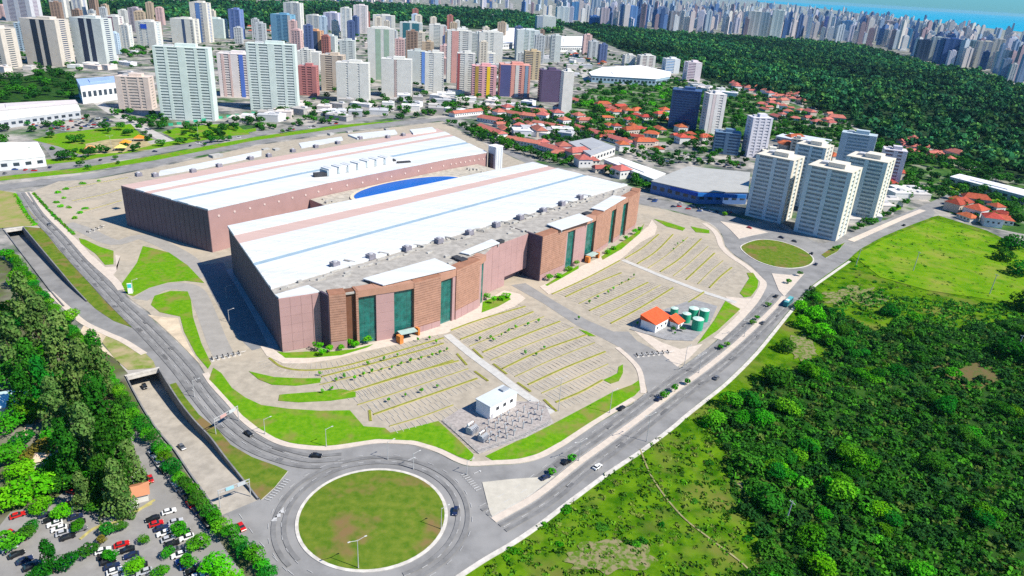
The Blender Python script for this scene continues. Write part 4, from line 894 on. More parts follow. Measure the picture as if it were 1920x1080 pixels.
# ================================================================== FAR CITY (individual towers, then a distant mass)
FAR_COLS = [(.72, .72, .70), (.62, .57, .55), (.50, .58, .64), (.08, .17, .38), (.70, .60, .56), (.30, .40, .54), (.64, .62, .70), (.05, .11, .28), (.74, .70, .62), (.40, .28, .30)]
far_mats = []
for i, c in enumerate(FAR_COLS):
    m = bpy.data.materials.new('far_facade_%d' % i); m.use_nodes = True; N = m.node_tree.nodes; L = m.node_tree.links; bs = N['Principled BSDF']
    tc = N.new('ShaderNodeTexCoord'); br = N.new('ShaderNodeTexBrick'); br.offset = 0.0
    br.inputs['Color1'].default_value = (c[0] * .35, c[1] * .38, c[2] * .45, 1); br.inputs['Color2'].default_value = (c[0] * .55, c[1] * .58, c[2] * .62, 1); br.inputs['Mortar'].default_value = (*c, 1)
    br.inputs['Scale'].default_value = 1.0; br.inputs['Mortar Size'].default_value = 0.9; br.inputs['Brick Width'].default_value = 4.4; br.inputs['Row Height'].default_value = 3.1; br.inputs['Mortar Smooth'].default_value = .3
    mp = N.new('ShaderNodeCombineXYZ'); sp = N.new('ShaderNodeSeparateXYZ'); ad = N.new('ShaderNodeMath'); ad.operation = 'ADD'
    g_ = N.new('ShaderNodeNewGeometry'); L.new(g_.outputs['Position'], sp.inputs['Vector']); L.new(sp.outputs['X'], ad.inputs[0]); L.new(sp.outputs['Y'], ad.inputs[1])
    L.new(ad.outputs[0], mp.inputs['X']); L.new(sp.outputs['Z'], mp.inputs['Y']); L.new(mp.outputs['Vector'], br.inputs['Vector']); L.new(br.outputs['Color'], bs.inputs['Base Color']); bs.inputs['Roughness'].default_value = .7
    far_mats.append(m)
def far_mb(style, mb=None, c=(0, 0, 0), W=1, D=1, H=1, rz=0):
    """unit tower, W=D=H=1: shaft, crown, roof house"""
    mb = mb or MB()
    def bx(x, y, z0, z1, w, d):
        px_, py_ = x * W, y * D; cs, sn = math.cos(rz), math.sin(rz)
        mb.box((c[0] + px_ * cs - py_ * sn, c[1] + px_ * sn + py_ * cs, c[2] + (z0 + z1) / 2 * H), (w * W, d * D, (z1 - z0) * H), rz)
    if style == 0: bx(0, 0, 0, .94, 1, 1); bx(.1, 0, .94, 1.0, .45, .6)
    elif style == 1: bx(-.22, 0, 0, .95, .56, 1); bx(.26, 0, 0, .9, .48, .8); bx(-.2, 0, .95, 1.0, .3, .5)
    elif style == 2: bx(0, 0, 0, .1, 1.3, 1.3); bx(0, 0, .1, .92, .9, 1); bx(0, 0, .92, .97, .7, .7); bx(0, 0, .97, 1, .3, .3)
    else: bx(-.36, 0, 0, .93, .28, .9); bx(.36, 0, 0, .93, .28, .9); bx(0, 0, 0, .96, .46, .7); bx(0, 0, .96, 1, .3, .4)
    return mb
far_meshes = [[far_mb(s).mesh('far_tower', m) for m in far_mats] for s in range(4)]
FR = random.Random(21)
def far_pick(front_, back_, n, hmin, hmax, wmin=15, wmax=26, lim=None):
    """positions between the near and far edge of a built-up belt (edges surveyed as pixel polylines on the ground)"""
    out = []
    def yat(line, x):
        for a, b in zip(line[:-1], line[1:]):
            if a[0] <= x <= b[0]: return a[1] + (b[1] - a[1]) * (x - a[0]) / (b[0] - a[0])
        return line[-1][1]
    for _ in range(n):
        x = FR.uniform(front_[0][0], front_[-1][0]); t = FR.random() ** .8
        y0, y1 = yat(back_, x), yat(front_, x); y = y0 + (y1 - y0) * t
        p = G(x, y); out.append((p.x, p.y, FR.uniform(wmin, wmax), FR.uniform(wmin * .8, wmax * .8), FR.triangular(hmin, hmax, (hmin + hmax) * .45), FR.uniform(-.5, .3)))
    return out
belts = [('right', far_pick([(1290, 62), (1400, 70), (1540, 78), (1620, 86), (1700, 98)], [(1290, -3), (1400, 4), (1540, 17), (1620, 29), (1700, 39)], 520, 45, 130)),
         ('coast', far_pick([(1700, 98), (1745, 120), (1830, 132), (1900, 160), (1960, 165)], [(1700, 39), (1745, 43), (1830, 52), (1900, 60), (1960, 68)], 240, 40, 110)),
         ('middle', far_pick([(1045, 44), (1100, 47), (1180, 58), (1290, 62)], [(1045, -14), (1100, -8), (1180, -2), (1290, 8)], 230, 50, 135)),
         ('upper', far_pick([(640, 3), (760, 9), (860, 15), (960, 22), (1045, 40)], [(640, -25), (760, -18), (860, -14), (960, -14), (1045, -14)], 150, 18, 90)),
         ('left', far_pick([(-20, 2), (200, 3), (400, 3), (640, 3)], [(-20, -30), (200, -28), (400, -26), (640, -25)], 90, 12, 45))]
FLAB = {'right': ('small far tower of the dense skyline along the far edge of the forest', 'skyline behind the forest'),
        'coast': ('small far tower of the skyline at the right near the sea', 'skyline by the sea'),
        'middle': ('small far tower of the dense skyline at the top centre', 'skyline at the top centre'),
        'upper': ('small far building scattered beyond the woodland near the top edge', 'scattered far buildings'),
        'left': ('tiny far building along the top left edge beyond the woodland', 'far buildings at the top left')}
SHARE = {'right': 110, 'coast': 60, 'middle': 75, 'upper': 30, 'left': 20}
mass = [MB() for _ in far_mats]
def is_clear(p, used, d):
    for q in used:
        if (p[0] - q[0]) ** 2 + (p[1] - q[1]) ** 2 < d * d: return False
    return True
for key, lst in belts:
    lst.sort(key=lambda p: p[1] * 1.0 + p[0] * .3); used = []; cnt = 0
    for p in lst:
        if not is_clear(p, used, 30): continue
        used.append(p); s = FR.randrange(4); ci = FR.randrange(len(far_mats))
        if cnt < SHARE[key]:
            o = inst(far_meshes[s][ci], 'distant_tower', None, (p[0], p[1], 0), p[5], (p[2], p[3], p[4])); tag(o, FLAB[key][0], 'tower', FLAB[key][1]); cnt += 1
        else: far_mb(s, mass[ci], (p[0], p[1], 0), p[2], p[3], p[4], p[5])
allm = MB(); 
for ci, mb in enumerate(mass):
    b = len(allm.v); allm.v += mb.v; allm.f += [tuple(b + i for i in f) for f in mb.f]; allm.m += [ci] * len(mb.f)
tag(allm.build('distant_city', far_mats), 'mass of tiny towers furthest away below the horizon', 'city', kind='stuff')
# surveyed towers of the near skyline on the right
for i, (xl, xr, yt, yb, c, g_, lab) in enumerate((
        (1712, 1736, 73, 114, NAV, NAV, 'navy tower at the left end of the nearest skyline group by the forest'),
        (1736, 1757, 68, 115, W2, (.4, .42, .4), 'pale grey tower second in the nearest skyline group'),
        (1756, 1790, 71, 122, (.06, .12, .3), (.04, .1, .28), 'broad deep blue tower in the nearest skyline group'),
        (1788, 1800, 72, 118, (.6, .56, .5), W2, 'slim cream tower beside the broad deep blue tower'),
        (1800, 1822, 75, 122, (.2, .3, .34), TEA, 'blue green tower left of the beige framed one'),
        (1818, 1850, 76, 128, (.52, .48, .40), BLU, 'beige framed tower with blue glass in the nearest skyline group'),
        (1850, 1872, 72, 118, (.54, .50, .44), TEA, 'cream and teal tower at the right end of the group'),
        (1885, 1897, 118, 156, W1, (.2, .2, .3), 'thin white tower standing forward at the far right'),
        (1904, 1922, 132, 152, W1, NAV, 'low white block at the right edge of the picture by the forest'),
        (1640, 1673, 38, 74, (.4, .34, .36), (.16, .1, .1), 'brown striped tower on the far edge of the forest'),
        (1676, 1702, 52, 90, (.06, .22, .38), (.05, .2, .36), 'steel blue slab on the far edge of the forest'),
        (1540, 1562, 30, 70, (.1, .14, .4), BLU, 'violet blue tower on the far edge of the forest'),
        (1570, 1592, 38, 74, (.10, .24, .42), BLU, 'steel blue tower right of the violet blue one'),
        (1395, 1420, 20, 70, W1, (.45, .42, .38), 'white tower with brown stripe in the tall group on the forest edge'),
        (1421, 1437, 22, 68, (.34, .42, .46), (.2, .3, .34), 'grey tower between white ones in the tall group on the forest edge'),
        (1440, 1462, 18, 72, (.58, .64, .60), (.5, .55, .52), 'mint white tower at the right of the tall group on the forest edge'),
        (1040, 1068, 12, 42, (.5, .55, .55), LTB, 'pale striped tower left of the blue ones at the top centre'),
        (1068, 1086, 3, 38, (.06, .2, .4), BLU, 'deep blue tower at the top centre left'),
        (1103, 1122, 28, 50, (.06, .16, .42), BLU, 'low royal blue block on the near edge of the centre skyline'),
        (1122, 1140, 14, 52, (.42, .36, .4), (.3, .26, .3), 'mauve tower on the near edge of the centre skyline'),
        (1166, 1192, 10, 54, (.10, .22, .46), BLU, 'pair of blue shafts on the near edge of the centre skyline'),
        (1222, 1248, 12, 52, (.16, .22, .34), BLU, 'slate blue tower on the near edge of the centre skyline'),
        (1250, 1272, 20, 58, (.2, .22, .26), (.3, .2, .18), 'dark brown and navy tower where the centre skyline meets the forest'))):
    tower(xl, xr, yt, yb, -10 if xl > 1300 else 8, lab, c, g_, .7, ((0, .22), (.45, .58), (.84, 1)), group='surveyed skyline towers')
# the blue square on the logo block and orange patches
def face_plate(t, f0, f1, z0, z1, c, name):
    W = max(v.co.x for v in t.children[0].data.vertices) * 2; D = max(v.co.y for v in t.children[0].data.vertices) * 2; H = max(v.co.z for v in t.children[0].data.vertices)
    MB().box(((-.5 + (f0 + f1) / 2) * W, -D / 2 - .65, (z0 + z1) / 2 * H), ((f1 - f0) * W, .3, (z1 - z0) * H)).build(name, paint(c), t)
face_plate(lt, .28, .6, .78, .95, (.02, .08, .5), 'blue_sign')
for o in bpy.data.objects:
    if o.get('label', '').startswith('white tower with orange patches'):
        face_plate(o, .3, .5, .84, .98, (.7, .38, .02), 'orange_panel'); face_plate(o, .68, .92, .8, .98, (.7, .38, .02), 'orange_panel')
    if o.get('label', '').startswith('colourful tower'):
        face_plate(o, .58, .76, .45, .62, (.62, .64, .7), 'white_panel'); face_plate(o, .58, .76, .2, .3, (.3, .4, .6), 'grey_panel')

# ================================================================== LOW BUILDINGS
REDROOF = mat('clay_tiles', (0.38, 0.085, 0.045), var=0.2, scale=0.5, rough=0.85, objrand=.22)
PINKROOF = mat('weathered_clay_tiles', (0.40, 0.13, 0.10), var=0.16, scale=0.4, rough=0.85, objrand=.15)
WALLS = [paint((.62, .60, .55)), paint((.55, .5, .42)), paint((.66, .66, .64)), paint((.5, .42, .36))]
def house_roof(w, d, h0, h1, hip=.5, ov=.6):
    x, y = w / 2 + ov, d / 2 + ov; r = w / 2 - d / 2 * hip
    return MB().add([(-x, -y, h0), (x, -y, h0), (x, y, h0), (-x, y, h0), (-r, 0, h1), (r, 0, h1)], [(0, 1, 5, 4), (2, 3, 4, 5), (1, 2, 5), (3, 0, 4), (3, 2, 1, 0)])
hw = []
for i, (w, d, h0, h1, hip) in enumerate(((13, 9, 3.4, 6.0, .9), (16, 8, 3.2, 5.4, .2), (11, 11, 6.2, 9.2, .95), (18, 10, 5.8, 8.8, .6))):
    wl_ = MB().box((0, 0, h0 / 2), (w, d, h0)).mesh('wall', WALLS[i]); wd = MB()
    for k in range(int(w / 3.2)): wd.box((-w / 2 + 2 + k * 3.2, -d / 2 - .02, h0 * .55), (1.3, .12, 1.2)); wd.box((-w / 2 + 2 + k * 3.2, d / 2 + .02, h0 * .55), (1.3, .12, 1.2))
    hw.append((wl_, house_roof(w, d, h0, h1, hip).mesh('roof', REDROOF), wd.mesh('windows', GLASS_DARK)))
HR = random.Random(5)
def house(x, y, rz, k, sc, label, group, roofmat=None):
    e = empty('house', (x, y, 0), rz); e.scale = (sc, sc, sc); tag(e, label, 'house', group)
    inst(hw[k][0], 'wall', e); inst(hw[k][1], 'roof', e, mat=roofmat); tag(inst(hw[k][2], 'windows', e), kind='stuff')
HZ = [([(870, 207), (1060, 207), (1100, 236), (1000, 262), (900, 238)], 24, 'red roofed house of the quarter right of the rear hall', 'houses of the red roofed quarter', PINKROOF),
      ([(960, 262), (1060, 300), (1110, 318), (1190, 345), (1150, 318), (1060, 285)], 9, 'red roofed house along the street beside the front hall', 'houses beside the front hall', PINKROOF),
      ([(1100, 245), (1180, 255), (1250, 285), (1180, 290)], 9, 'red roofed house near the grey roofed hall', 'houses near the grey roofed hall', None),
      ([(1362, 152), (1420, 166), (1490, 180), (1545, 205), (1585, 232), (1540, 240), (1480, 232), (1440, 222), (1425, 205), (1380, 176)], 44, 'red roofed house in the rows along the near edge of the forest', 'houses along the forest edge', PINKROOF),
      ([(1085, 200), (1150, 195), (1250, 215), (1255, 255), (1200, 262), (1120, 240)], 22, 'red roofed house among garden trees left of the office tower', 'houses among garden trees', None),
      ([(1205, 248), (1290, 240), (1325, 256), (1320, 270), (1230, 268)], 9, 'red roofed house at the foot of the blue office tower', 'houses below the office tower', None),
      ([(1680, 262), (1740, 272), (1795, 298), (1790, 312), (1740, 300), (1690, 285)], 12, 'red roofed house between the tower cluster and the forest', 'houses right of the tower cluster', PINKROOF),
      ([(1780, 385), (1830, 380), (1890, 405), (1880, 428), (1800, 410)], 9, 'orange roofed house beside the meadow at the right', 'houses by the meadow', None),
      ([(1645, 320), (1690, 325), (1705, 345), (1660, 372), (1640, 360)], 7, 'orange roofed house right of the grey banded towers', 'houses beside the grey towers', None),
      ([(560, 95), (640, 100), (720, 140), (700, 170), (600, 160)], 8, 'red roofed house between the front towers', 'houses between the towers', None),
      ([(460, 48), (520, 48), (510, 66), (470, 66)], 5, 'red roofed house by the blue tower near the woodland', 'houses by the woodland', None),
      ([(1060, 100), (1140, 104), (1150, 122), (1080, 126)], 8, 'red roofed house between the mall and the white store', 'houses by the mall', None),
      ([(1530, 290), (1560, 285), (1560, 305), (1530, 310)], 2, 'red roofed house between the grey banded towers', 'houses inside the cluster', None),
      ([(1455, 268), (1490, 265), (1480, 290), (1460, 288)], 3, 'red roofed house behind the leftmost grey banded tower', 'houses behind the cluster', None)]
for poly, n, lab, grp, rmt in HZ:
    for (x, y) in scatter(gp(poly), n, 15, HR): house(x, y, HR.choice((.3, .3 + math.pi / 2, -.3, .6)), HR.randrange(4), HR.uniform(.9, 1.35), lab, grp, rmt)
def long_house(a, b, wid, h, label, roofm=PINKROOF):
    A = G(*a); B = G(*b); d = B - A; L = d.length; rz = math.atan2(d.y, d.x); c = (A + B) / 2
    e = empty('long_house', (c.x, c.y, 0), rz); tag(e, label, 'building', 'long red roofed buildings')
    MB().box((0, 0, h / 2), (L, wid, h)).build('wall', WALLS[2], e); house_roof(L, wid, h, h + wid * .22, .15, .9).build('roof', roofm, e)
    wd = MB(); 
    for k in range(int(L / 4)): wd.box((-L / 2 + 2.5 + k * 4, -wid / 2 - .02, h * .55), (1.6, .12, 1.3))
    tag(wd.build('windows', GLASS_DARK, e), kind='stuff')
for a, b, w, h, lab in (((847, 219), (903, 213), 12, 5, 'long crimson roofed building at the left corner of the red roofed quarter'), ((900, 226), (940, 233), 14, 5, 'pink roofed hall behind the tree line next to the rear hall'),
        ((933, 213), (988, 224), 13, 5, 'long pink roofed building in the back row of the red quarter'), ((900, 243), (942, 259), 14, 5, 'pink roofed building just right of the rear hall roof'),
        ((950, 266), (1014, 277), 12, 5, 'long pink roofed building right of the stair tower'), ((1017, 279), (1084, 299), 12, 5, 'long pink roofed building in front of the grey roofed shed'),
        ((1077, 243), (1182, 275), 12, 5, 'longest pink roofed building behind the grey roofed shed'), ((1067, 189), (1092, 195), 12, 4, 'small crimson roofed building at the foot of the white slab tower'),
        ((1120, 200), (1165, 215), 12, 5, 'red roofed building behind the garden trees'), ((1000, 235), (1060, 246), 10, 5, 'pink roofed building in the middle of the red quarter')):
    long_house(a, b, w, h, lab)
def shed(px, h, roofc, wallc, label, rib=6.0, cat='building', fascia=None, name='warehouse'):
    pts = [(G(x, y, h).x, G(x, y, h).y) for x, y in px]; c = pts[0]
    e = empty(name, (c[0], c[1], 0)); tag(e, label, cat)
    lp = [(p[0] - c[0], p[1] - c[1]) for p in pts]
    MB().prism(lp, 0, h - .6).build('wall', paint(wallc), e)
    cx, cy = sum(p[0] for p in lp) / len(lp), sum(p[1] for p in lp) / len(lp)
    big = [(cx + (p[0] - cx) * 1.012, cy + (p[1] - cy) * 1.012) for p in lp]
    MB().prism(big, h - .6, h).build('roof', paint(roofc, .6), e)
    small = [(cx + (p[0] - cx) * .5, cy + (p[1] - cy) * .5) for p in lp]
    if 'warehouse' not in name: MB().prism(small, h, h + .8).build('roof_lantern', paint(tuple(x * .93 for x in roofc), .6), e)
    wb = MB()
    for p_, q_ in zip(lp, lp[1:] + lp[:1]):
        p_ = Vector(p_); q_ = Vector(q_); d = q_ - p_; n = int(d.length / 7); a_ = math.atan2(d.y, d.x); nr = Vector((d.y, -d.x)).normalized()
        A2 = sum(lp[i][0] * lp[(i + 1) % len(lp)][1] - lp[(i + 1) % len(lp)][0] * lp[i][1] for i in range(len(lp)))
        if A2 < 0: nr = -nr
        for k in range(n):
            m_ = p_ + d * ((k + .5) / n) + nr * .03; wb.box((m_.x, m_.y, h * .5), (4.2, .2, h * .3), a_)
    if wb.v: tag(wb.build('windows', GLASS_DARK, e), kind='stuff')
    return e
s1 = shed([(1222, 339), (1290, 312), (1406, 323), (1402, 360), (1310, 359)], 11, (.38, .38, .355), (.10, .19, .40), 'large warehouse store with grey roof and blue front beside the grey banded tower', name='warehouse_store')
for a, b, c_, hh_ in (((1225, 345), (1308, 366), (.02, .08, .42), 3.2), ((1308, 366), (1398, 370), (.02, .18, .55), 3.0)):
    A = G(*a, 8); B = G(*b, 8); d = B - A; nn = Vector((d.y, -d.x, 0)).normalized() * 1.5
    MB().box(((A + B) / 2 + nn * 0 - Vector((s1.location.x, s1.location.y, 8)) + Vector((0, 0, 8.6))).to_tuple() and ((A.x + B.x) / 2 - s1.location.x, (A.y + B.y) / 2 - s1.location.y, 8.6), (d.length, 1.2, hh_), math.atan2(d.y, d.x)).build('blue_fascia', paint(c_), s1)
shed([(1105, 135), (1130, 126), (1200, 122), (1258, 135), (1256, 143), (1230, 148), (1195, 146), (1110, 141)], 13, (.80, .80, .78), (.30, .42, .50), 'white roofed superstore with blue grey front below the forest', name='superstore')
shed([(888, 64), (940, 52), (985, 53), (990, 66), (960, 80), (905, 82)], 16, (.80, .80, .80), (.72, .72, .70), 'white shopping mall wing behind the front towers, the left wing', name='shopping_mall')
shed([(1043, 68), (1094, 68), (1092, 86), (1046, 86)], 16, (.78, .78, .78), (.68, .68, .66), 'white shopping mall wing with flat roof at the corner of the forest', name='shopping_mall')
shed([(-40, 196), (70, 190), (140, 187), (145, 193), (-40, 210)], 9, (.62, .56, .55), (.62, .62, .60), 'long narrow shed with greyish pink roof at the left edge, behind the white one', name='long_shed')
shed([(-40, 214), (80, 203), (146, 197), (150, 206), (70, 216), (-40, 230)], 9, (.80, .79, .76), (.42, .44, .46), 'long white roofed shed at the left edge in front of the pinkish one', name='long_shed')
shed([(-30, 268), (70, 266), (84, 292), (40, 297), (-30, 302)], 9, (.78, .78, .74), (.60, .62, .62), 'white flat roofed building with rooftop plant at the left edge above the avenue', name='office_building')
sb = shed([(143, 148), (222, 142), (228, 152), (150, 160)], 22, (.30, .42, .66), (.66, .68, .68), 'white office block with blue roof edge left of the beige mid rise', name='office_building')
shed([(1066, 266), (1110, 258), (1154, 275), (1108, 291)], 9, (.36, .37, .38), (.66, .64, .60), 'grey roofed hall with white walls among the red roofed buildings', name='sports_hall')
shed([(1133, 299), (1160, 294), (1248, 325), (1226, 336)], 8, (.74, .74, .70), (.6, .6, .58), 'long white roofed shed left of the grey warehouse store', name='long_shed')
shed([(1782, 331), (1800, 326), (1925, 356), (1925, 368)], 8, (.72, .72, .74), (.45, .46, .46), 'long pale roofed shed at the right edge above the meadow', name='long_shed')
shed([(1455, 255), (1475, 248), (1560, 262), (1545, 272)], 7, (.56, .6, .66), (.5, .5, .5), 'pale blue roofed shed behind the grey banded towers', name='long_shed')
LOWC = [(.70, .69, .66), (.55, .52, .48), (.45, .46, .47), (.62, .55, .50), (.66, .66, .68), (.38, .36, .34)]
low_me = []
for c in LOWC:
    mb = MB().box((0, 0, .46), (1, 1, .92)).box((0, 0, .95), (1.03, 1.03, .1)).box((.2, .1, 1.1), (.3, .3, .22), mi=1)
    low_me.append(mb.mesh('low_building', [paint(c), paint((.5, .5, .5))]))
LZ = [([(440, 226), (560, 203), (640, 205), (640, 221), (475, 232)], 12, 'low building between the green slabs and the avenue', 'low buildings along the avenue'),
      ([(555, 192), (700, 190), (850, 184), (1000, 200), (1050, 214), (930, 208), (830, 212), (700, 222), (500, 232)], 34, 'low building on the street in front of the white towers', 'low buildings along the town street'),
      ([(120, 120), (300, 105), (560, 100), (560, 185), (420, 192), (230, 205), (160, 160)], 30, 'low building around the feet of the green slabs', 'low buildings by the green slabs'),
      ([(560, 60), (880, 60), (1040, 110), (1010, 185), (640, 185)], 50, 'low building between the crowded towers', 'low buildings between the towers'),
      ([(1050, 92), (1130, 105), (1110, 125), (1070, 150), (1070, 180), (1040, 180)], 16, 'low building between the dark tower and white store', 'low buildings by the store'),
      ([(-20, 118), (240, 92), (300, 100), (240, 130), (130, 138), (-20, 142)], 16, 'low pale building below the dark striped towers', 'low buildings by the striped towers'),
      ([(1570, 415), (1600, 420), (1680, 385), (1720, 372), (1700, 360), (1640, 385)], 9, 'small pale building along the road right of the grey banded towers', 'small buildings along the right road'),
      ([(640, -4), (900, 12), (1040, 34), (900, 40), (760, 30)], 40, 'tiny low building on the far side of the woodland', 'far low buildings'),
      ([(1280, 150), (1360, 165), (1380, 185), (1330, 180)], 8, 'small pale building by the corner of the forest', 'small buildings by the forest corner'),
      ([(960, 235), (1060, 250), (1070, 262), (980, 258)], 8, 'small grey roofed building inside the red roofed quarter', 'small buildings in the red quarter')]
for poly, n, lab, grp in LZ:
    for (x, y) in scatter(gp(poly), n, 18, HR):
        ci_ = HR.randrange(6); o = inst(low_me[ci_], 'low_building', None, (x, y, 0), HR.choice((.1, .15, -.3)), (HR.uniform(12, 30), HR.uniform(10, 20), HR.uniform(3.5, 9))); tag(o, lab.replace('low ', 'low ' + ('white', 'stone', 'grey', 'tan', 'chalky', 'brownish')[ci_] + ' ', 1) if 'low ' in lab else lab, 'building', grp)
# ================================================================== VEGETATION
def mesh_from_np(name, V, F, m, tint=None):
    me = bpy.data.meshes.new(name); nv, nf = len(V), len(F); k = F.shape[1]
    me.vertices.add(nv); me.vertices.foreach_set('co', V.astype(np.float32).ravel())
    me.loops.add(nf * k); me.loops.foreach_set('vertex_index', F.astype(np.int32).ravel())
    me.polygons.add(nf); me.polygons.foreach_set('loop_start', np.arange(0, nf * k, k, dtype=np.int32)); me.polygons.foreach_set('loop_total', np.full(nf, k, dtype=np.int32))
    me.update(calc_edges=True); me.materials.append(m)
    if tint is not None:
        at = me.color_attributes.new('tint', 'FLOAT_COLOR', 'POINT'); buf = np.ones((nv, 4), np.float32); buf[:, :3] = tint; at.data.foreach_set('color', buf.ravel())
    return me
def unit(v): return v / (np.linalg.norm(v, axis=-1, keepdims=True) + 1e-9)
def cards(P, Nn, size, rg):
    n = len(P); a = unit(np.cross(Nn, rg.normal(size=(n, 3)))); b = np.cross(Nn, a)
    s = (size * rg.uniform(.6, 1.3, n))[:, None]; e = rg.uniform(.6, 1.0, n)[:, None]
    V = np.stack([P - a * s - b * s * e, P + a * s - b * s * e * .7, P + a * s * .8 + b * s * e, P - a * s * .9 + b * s * e * .8], 1).reshape(-1, 3)
    return V, np.arange(4 * n).reshape(n, 4)
def crown(seed, n, size, lobes=9, lr=(.36, .55), shape='round', m=LEAF):
    rg = np.random.default_rng(seed)
    if shape == 'round': C = unit(rg.normal(size=(lobes, 3))) * rg.uniform(.25, .62, (lobes, 1)) * np.array([1, 1, .72])
    elif shape == 'tall':
        z = np.linspace(-.9, 1.0, lobes); rr_ = .5 * (1 - (z + .9) / 2.3); an = rg.uniform(0, 6.28, lobes); C = np.stack([np.cos(an) * rr_, np.sin(an) * rr_, z], 1)
    else: C = np.concatenate([unit(rg.normal(size=(lobes, 2))) * rg.uniform(.1, .65, (lobes, 1)), rg.uniform(-.1, .25, (lobes, 1))], 1)
    Rr = rg.uniform(lr[0], lr[1], lobes)
    if shape == 'tall': Rr = Rr * (1.15 - .35 * (np.arange(lobes) / lobes))
    li = rg.integers(0, lobes, n * 2); d = unit(rg.normal(size=(n * 2, 3))); P = C[li] + d * (Rr[li] * rg.uniform(.72, 1.08, n * 2))[:, None]
    dist = np.linalg.norm(P[:, None, :] - C[None], axis=2) / Rr[None]; dist[np.arange(n * 2), li] = 9
    keep = dist.min(1) > .62; P = P[keep][:n]; d = d[keep][:n]
    if shape == 'flat': P[:, 2] = np.maximum(P[:, 2], -.12)
    Nn = unit(d + rg.normal(scale=.55, size=d.shape) + np.array([0, 0, .25]))
    V, F = cards(P, Nn, size, rg)
    return mesh_from_np('crown', V, F, m)
CR_NEAR = [crown(i, 900, .068, 13) for i in range(4)]
CR_MID = [crown(20 + i, 230, .13, 9) for i in range(4)]
CR_FAR = [crown(40 + i, 80, .22, 7) for i in range(4)]
CR_TALL = [crown(60 + i, 1700, .052, 22, (.22, .40), 'tall') for i in range(3)]
CR_SHRUB = [crown(80 + i, 260, .12, 9, (.3, .48), 'flat') for i in range(4)]
def trunk_mesh(seed, limbs=5):
    R_ = random.Random(seed); mb = MB().cyl((0, 0, 0), (0.03, 0, .75), .07, .045, 7)
    for i in range(limbs):
        a = 2 * math.pi * i / limbs + R_.uniform(-.4, .4); mb.cyl((0.02, 0, .55 + .05 * i), (math.cos(a) * .42, math.sin(a) * .42, 1.05 + R_.uniform(-.1, .2)), .03, .012, 5, cap=False)
    return mb.mesh('trunk', BARK)
TRUNKS = [trunk_mesh(i) for i in range(3)]
VR = random.Random(99)
def tree(x, y, r, h, me, m, label, group, name='tree', trunk=True, base=0.0):
    """r crown radius, h total height"""
    e = empty(name, (x, y, base), VR.uniform(0, 6.28)); tag(e, label, 'tree' if trunk else 'shrub', group)
    rv = r * .8 if me in CR_NEAR + CR_MID + CR_FAR else (h * .46 if me in CR_TALL else h * .9)
    if me in CR_SHRUB: zc = h * .1
    elif me in CR_TALL: zc = h * .52
    else: rv = max(r * .7, h * .36); zc = h - rv * .95
    o = inst(me, 'crown', e, (0, 0, zc), VR.uniform(0, 6.28), (r, r * VR.uniform(.88, 1.1), rv), mat=m)
    if trunk: inst(VR.choice(TRUNKS), 'trunk', e, (0, 0, 0), VR.uniform(0, 6), (max(1.2, r * .75), max(1.2, r * .75), max(zc, .8)))
    return e
SOUP = {}
def soup(key, x, y, r, h, me, col, base=0.0):
    """a crown that goes into one uncountable mass"""
    V = np.empty(len(me.vertices) * 3, np.float32); me.vertices.foreach_get('co', V); V = V.reshape(-1, 3); F = np.arange(len(V)).reshape(-1, 4)
    a = VR.uniform(0, 6.28); c, s = math.cos(a), math.sin(a); rv = max(r * .7, h * .40)
    P = np.stack([x + r * (V[:, 0] * c - V[:, 1] * s), y + r * (V[:, 0] * s + V[:, 1] * c), base + max(h - rv * .95, rv * .35) + rv * V[:, 2]], 1)
    d = SOUP.setdefault(key, [[], [], [], 0]); d[0].append(P); d[1].append(F + d[3]); d[3] += len(P); d[2].append(np.tile(np.array(col) * VR.uniform(.7, 1.25), (len(P), 1)))
def soup_build(key, label, cat):
    d = SOUP[key]; o = inst(mesh_from_np(key, np.concatenate(d[0]), np.concatenate(d[1]), TINT, np.concatenate(d[2])), key); return tag(o, label, cat, kind='stuff')
TCOL = {'leaf': (.03, .165, .006), 'leaf_dark': (.013, .085, .008), 'leaf_bright': (.07, .36, .006), 'leaf_olive': (.16, .17, .03)}
def tint_mat(name, rough=.8, trans=.2):
    m = bpy.data.materials.new(name); m.use_nodes = True; N = m.node_tree.nodes; L = m.node_tree.links; bs = N['Principled BSDF']; bs.inputs['Roughness'].default_value = rough; bs.inputs['Specular IOR Level'].default_value = .15
    at = N.new('ShaderNodeAttribute'); at.attribute_name = 'tint'; L.new(at.outputs['Color'], bs.inputs['Base Color'])
    tr = N.new('ShaderNodeBsdfTranslucent'); L.new(at.outputs['Color'], tr.inputs['Color']); ms = N.new('ShaderNodeMixShader'); ms.inputs['Fac'].default_value = trans
    L.new(bs.outputs['BSDF'], ms.inputs[1]); L.new(tr.outputs['BSDF'], ms.inputs[2]); L.new(ms.outputs['Shader'], N['Material Output'].inputs['Surface'])
    return m
TINT = tint_mat('undergrowth_leaf')
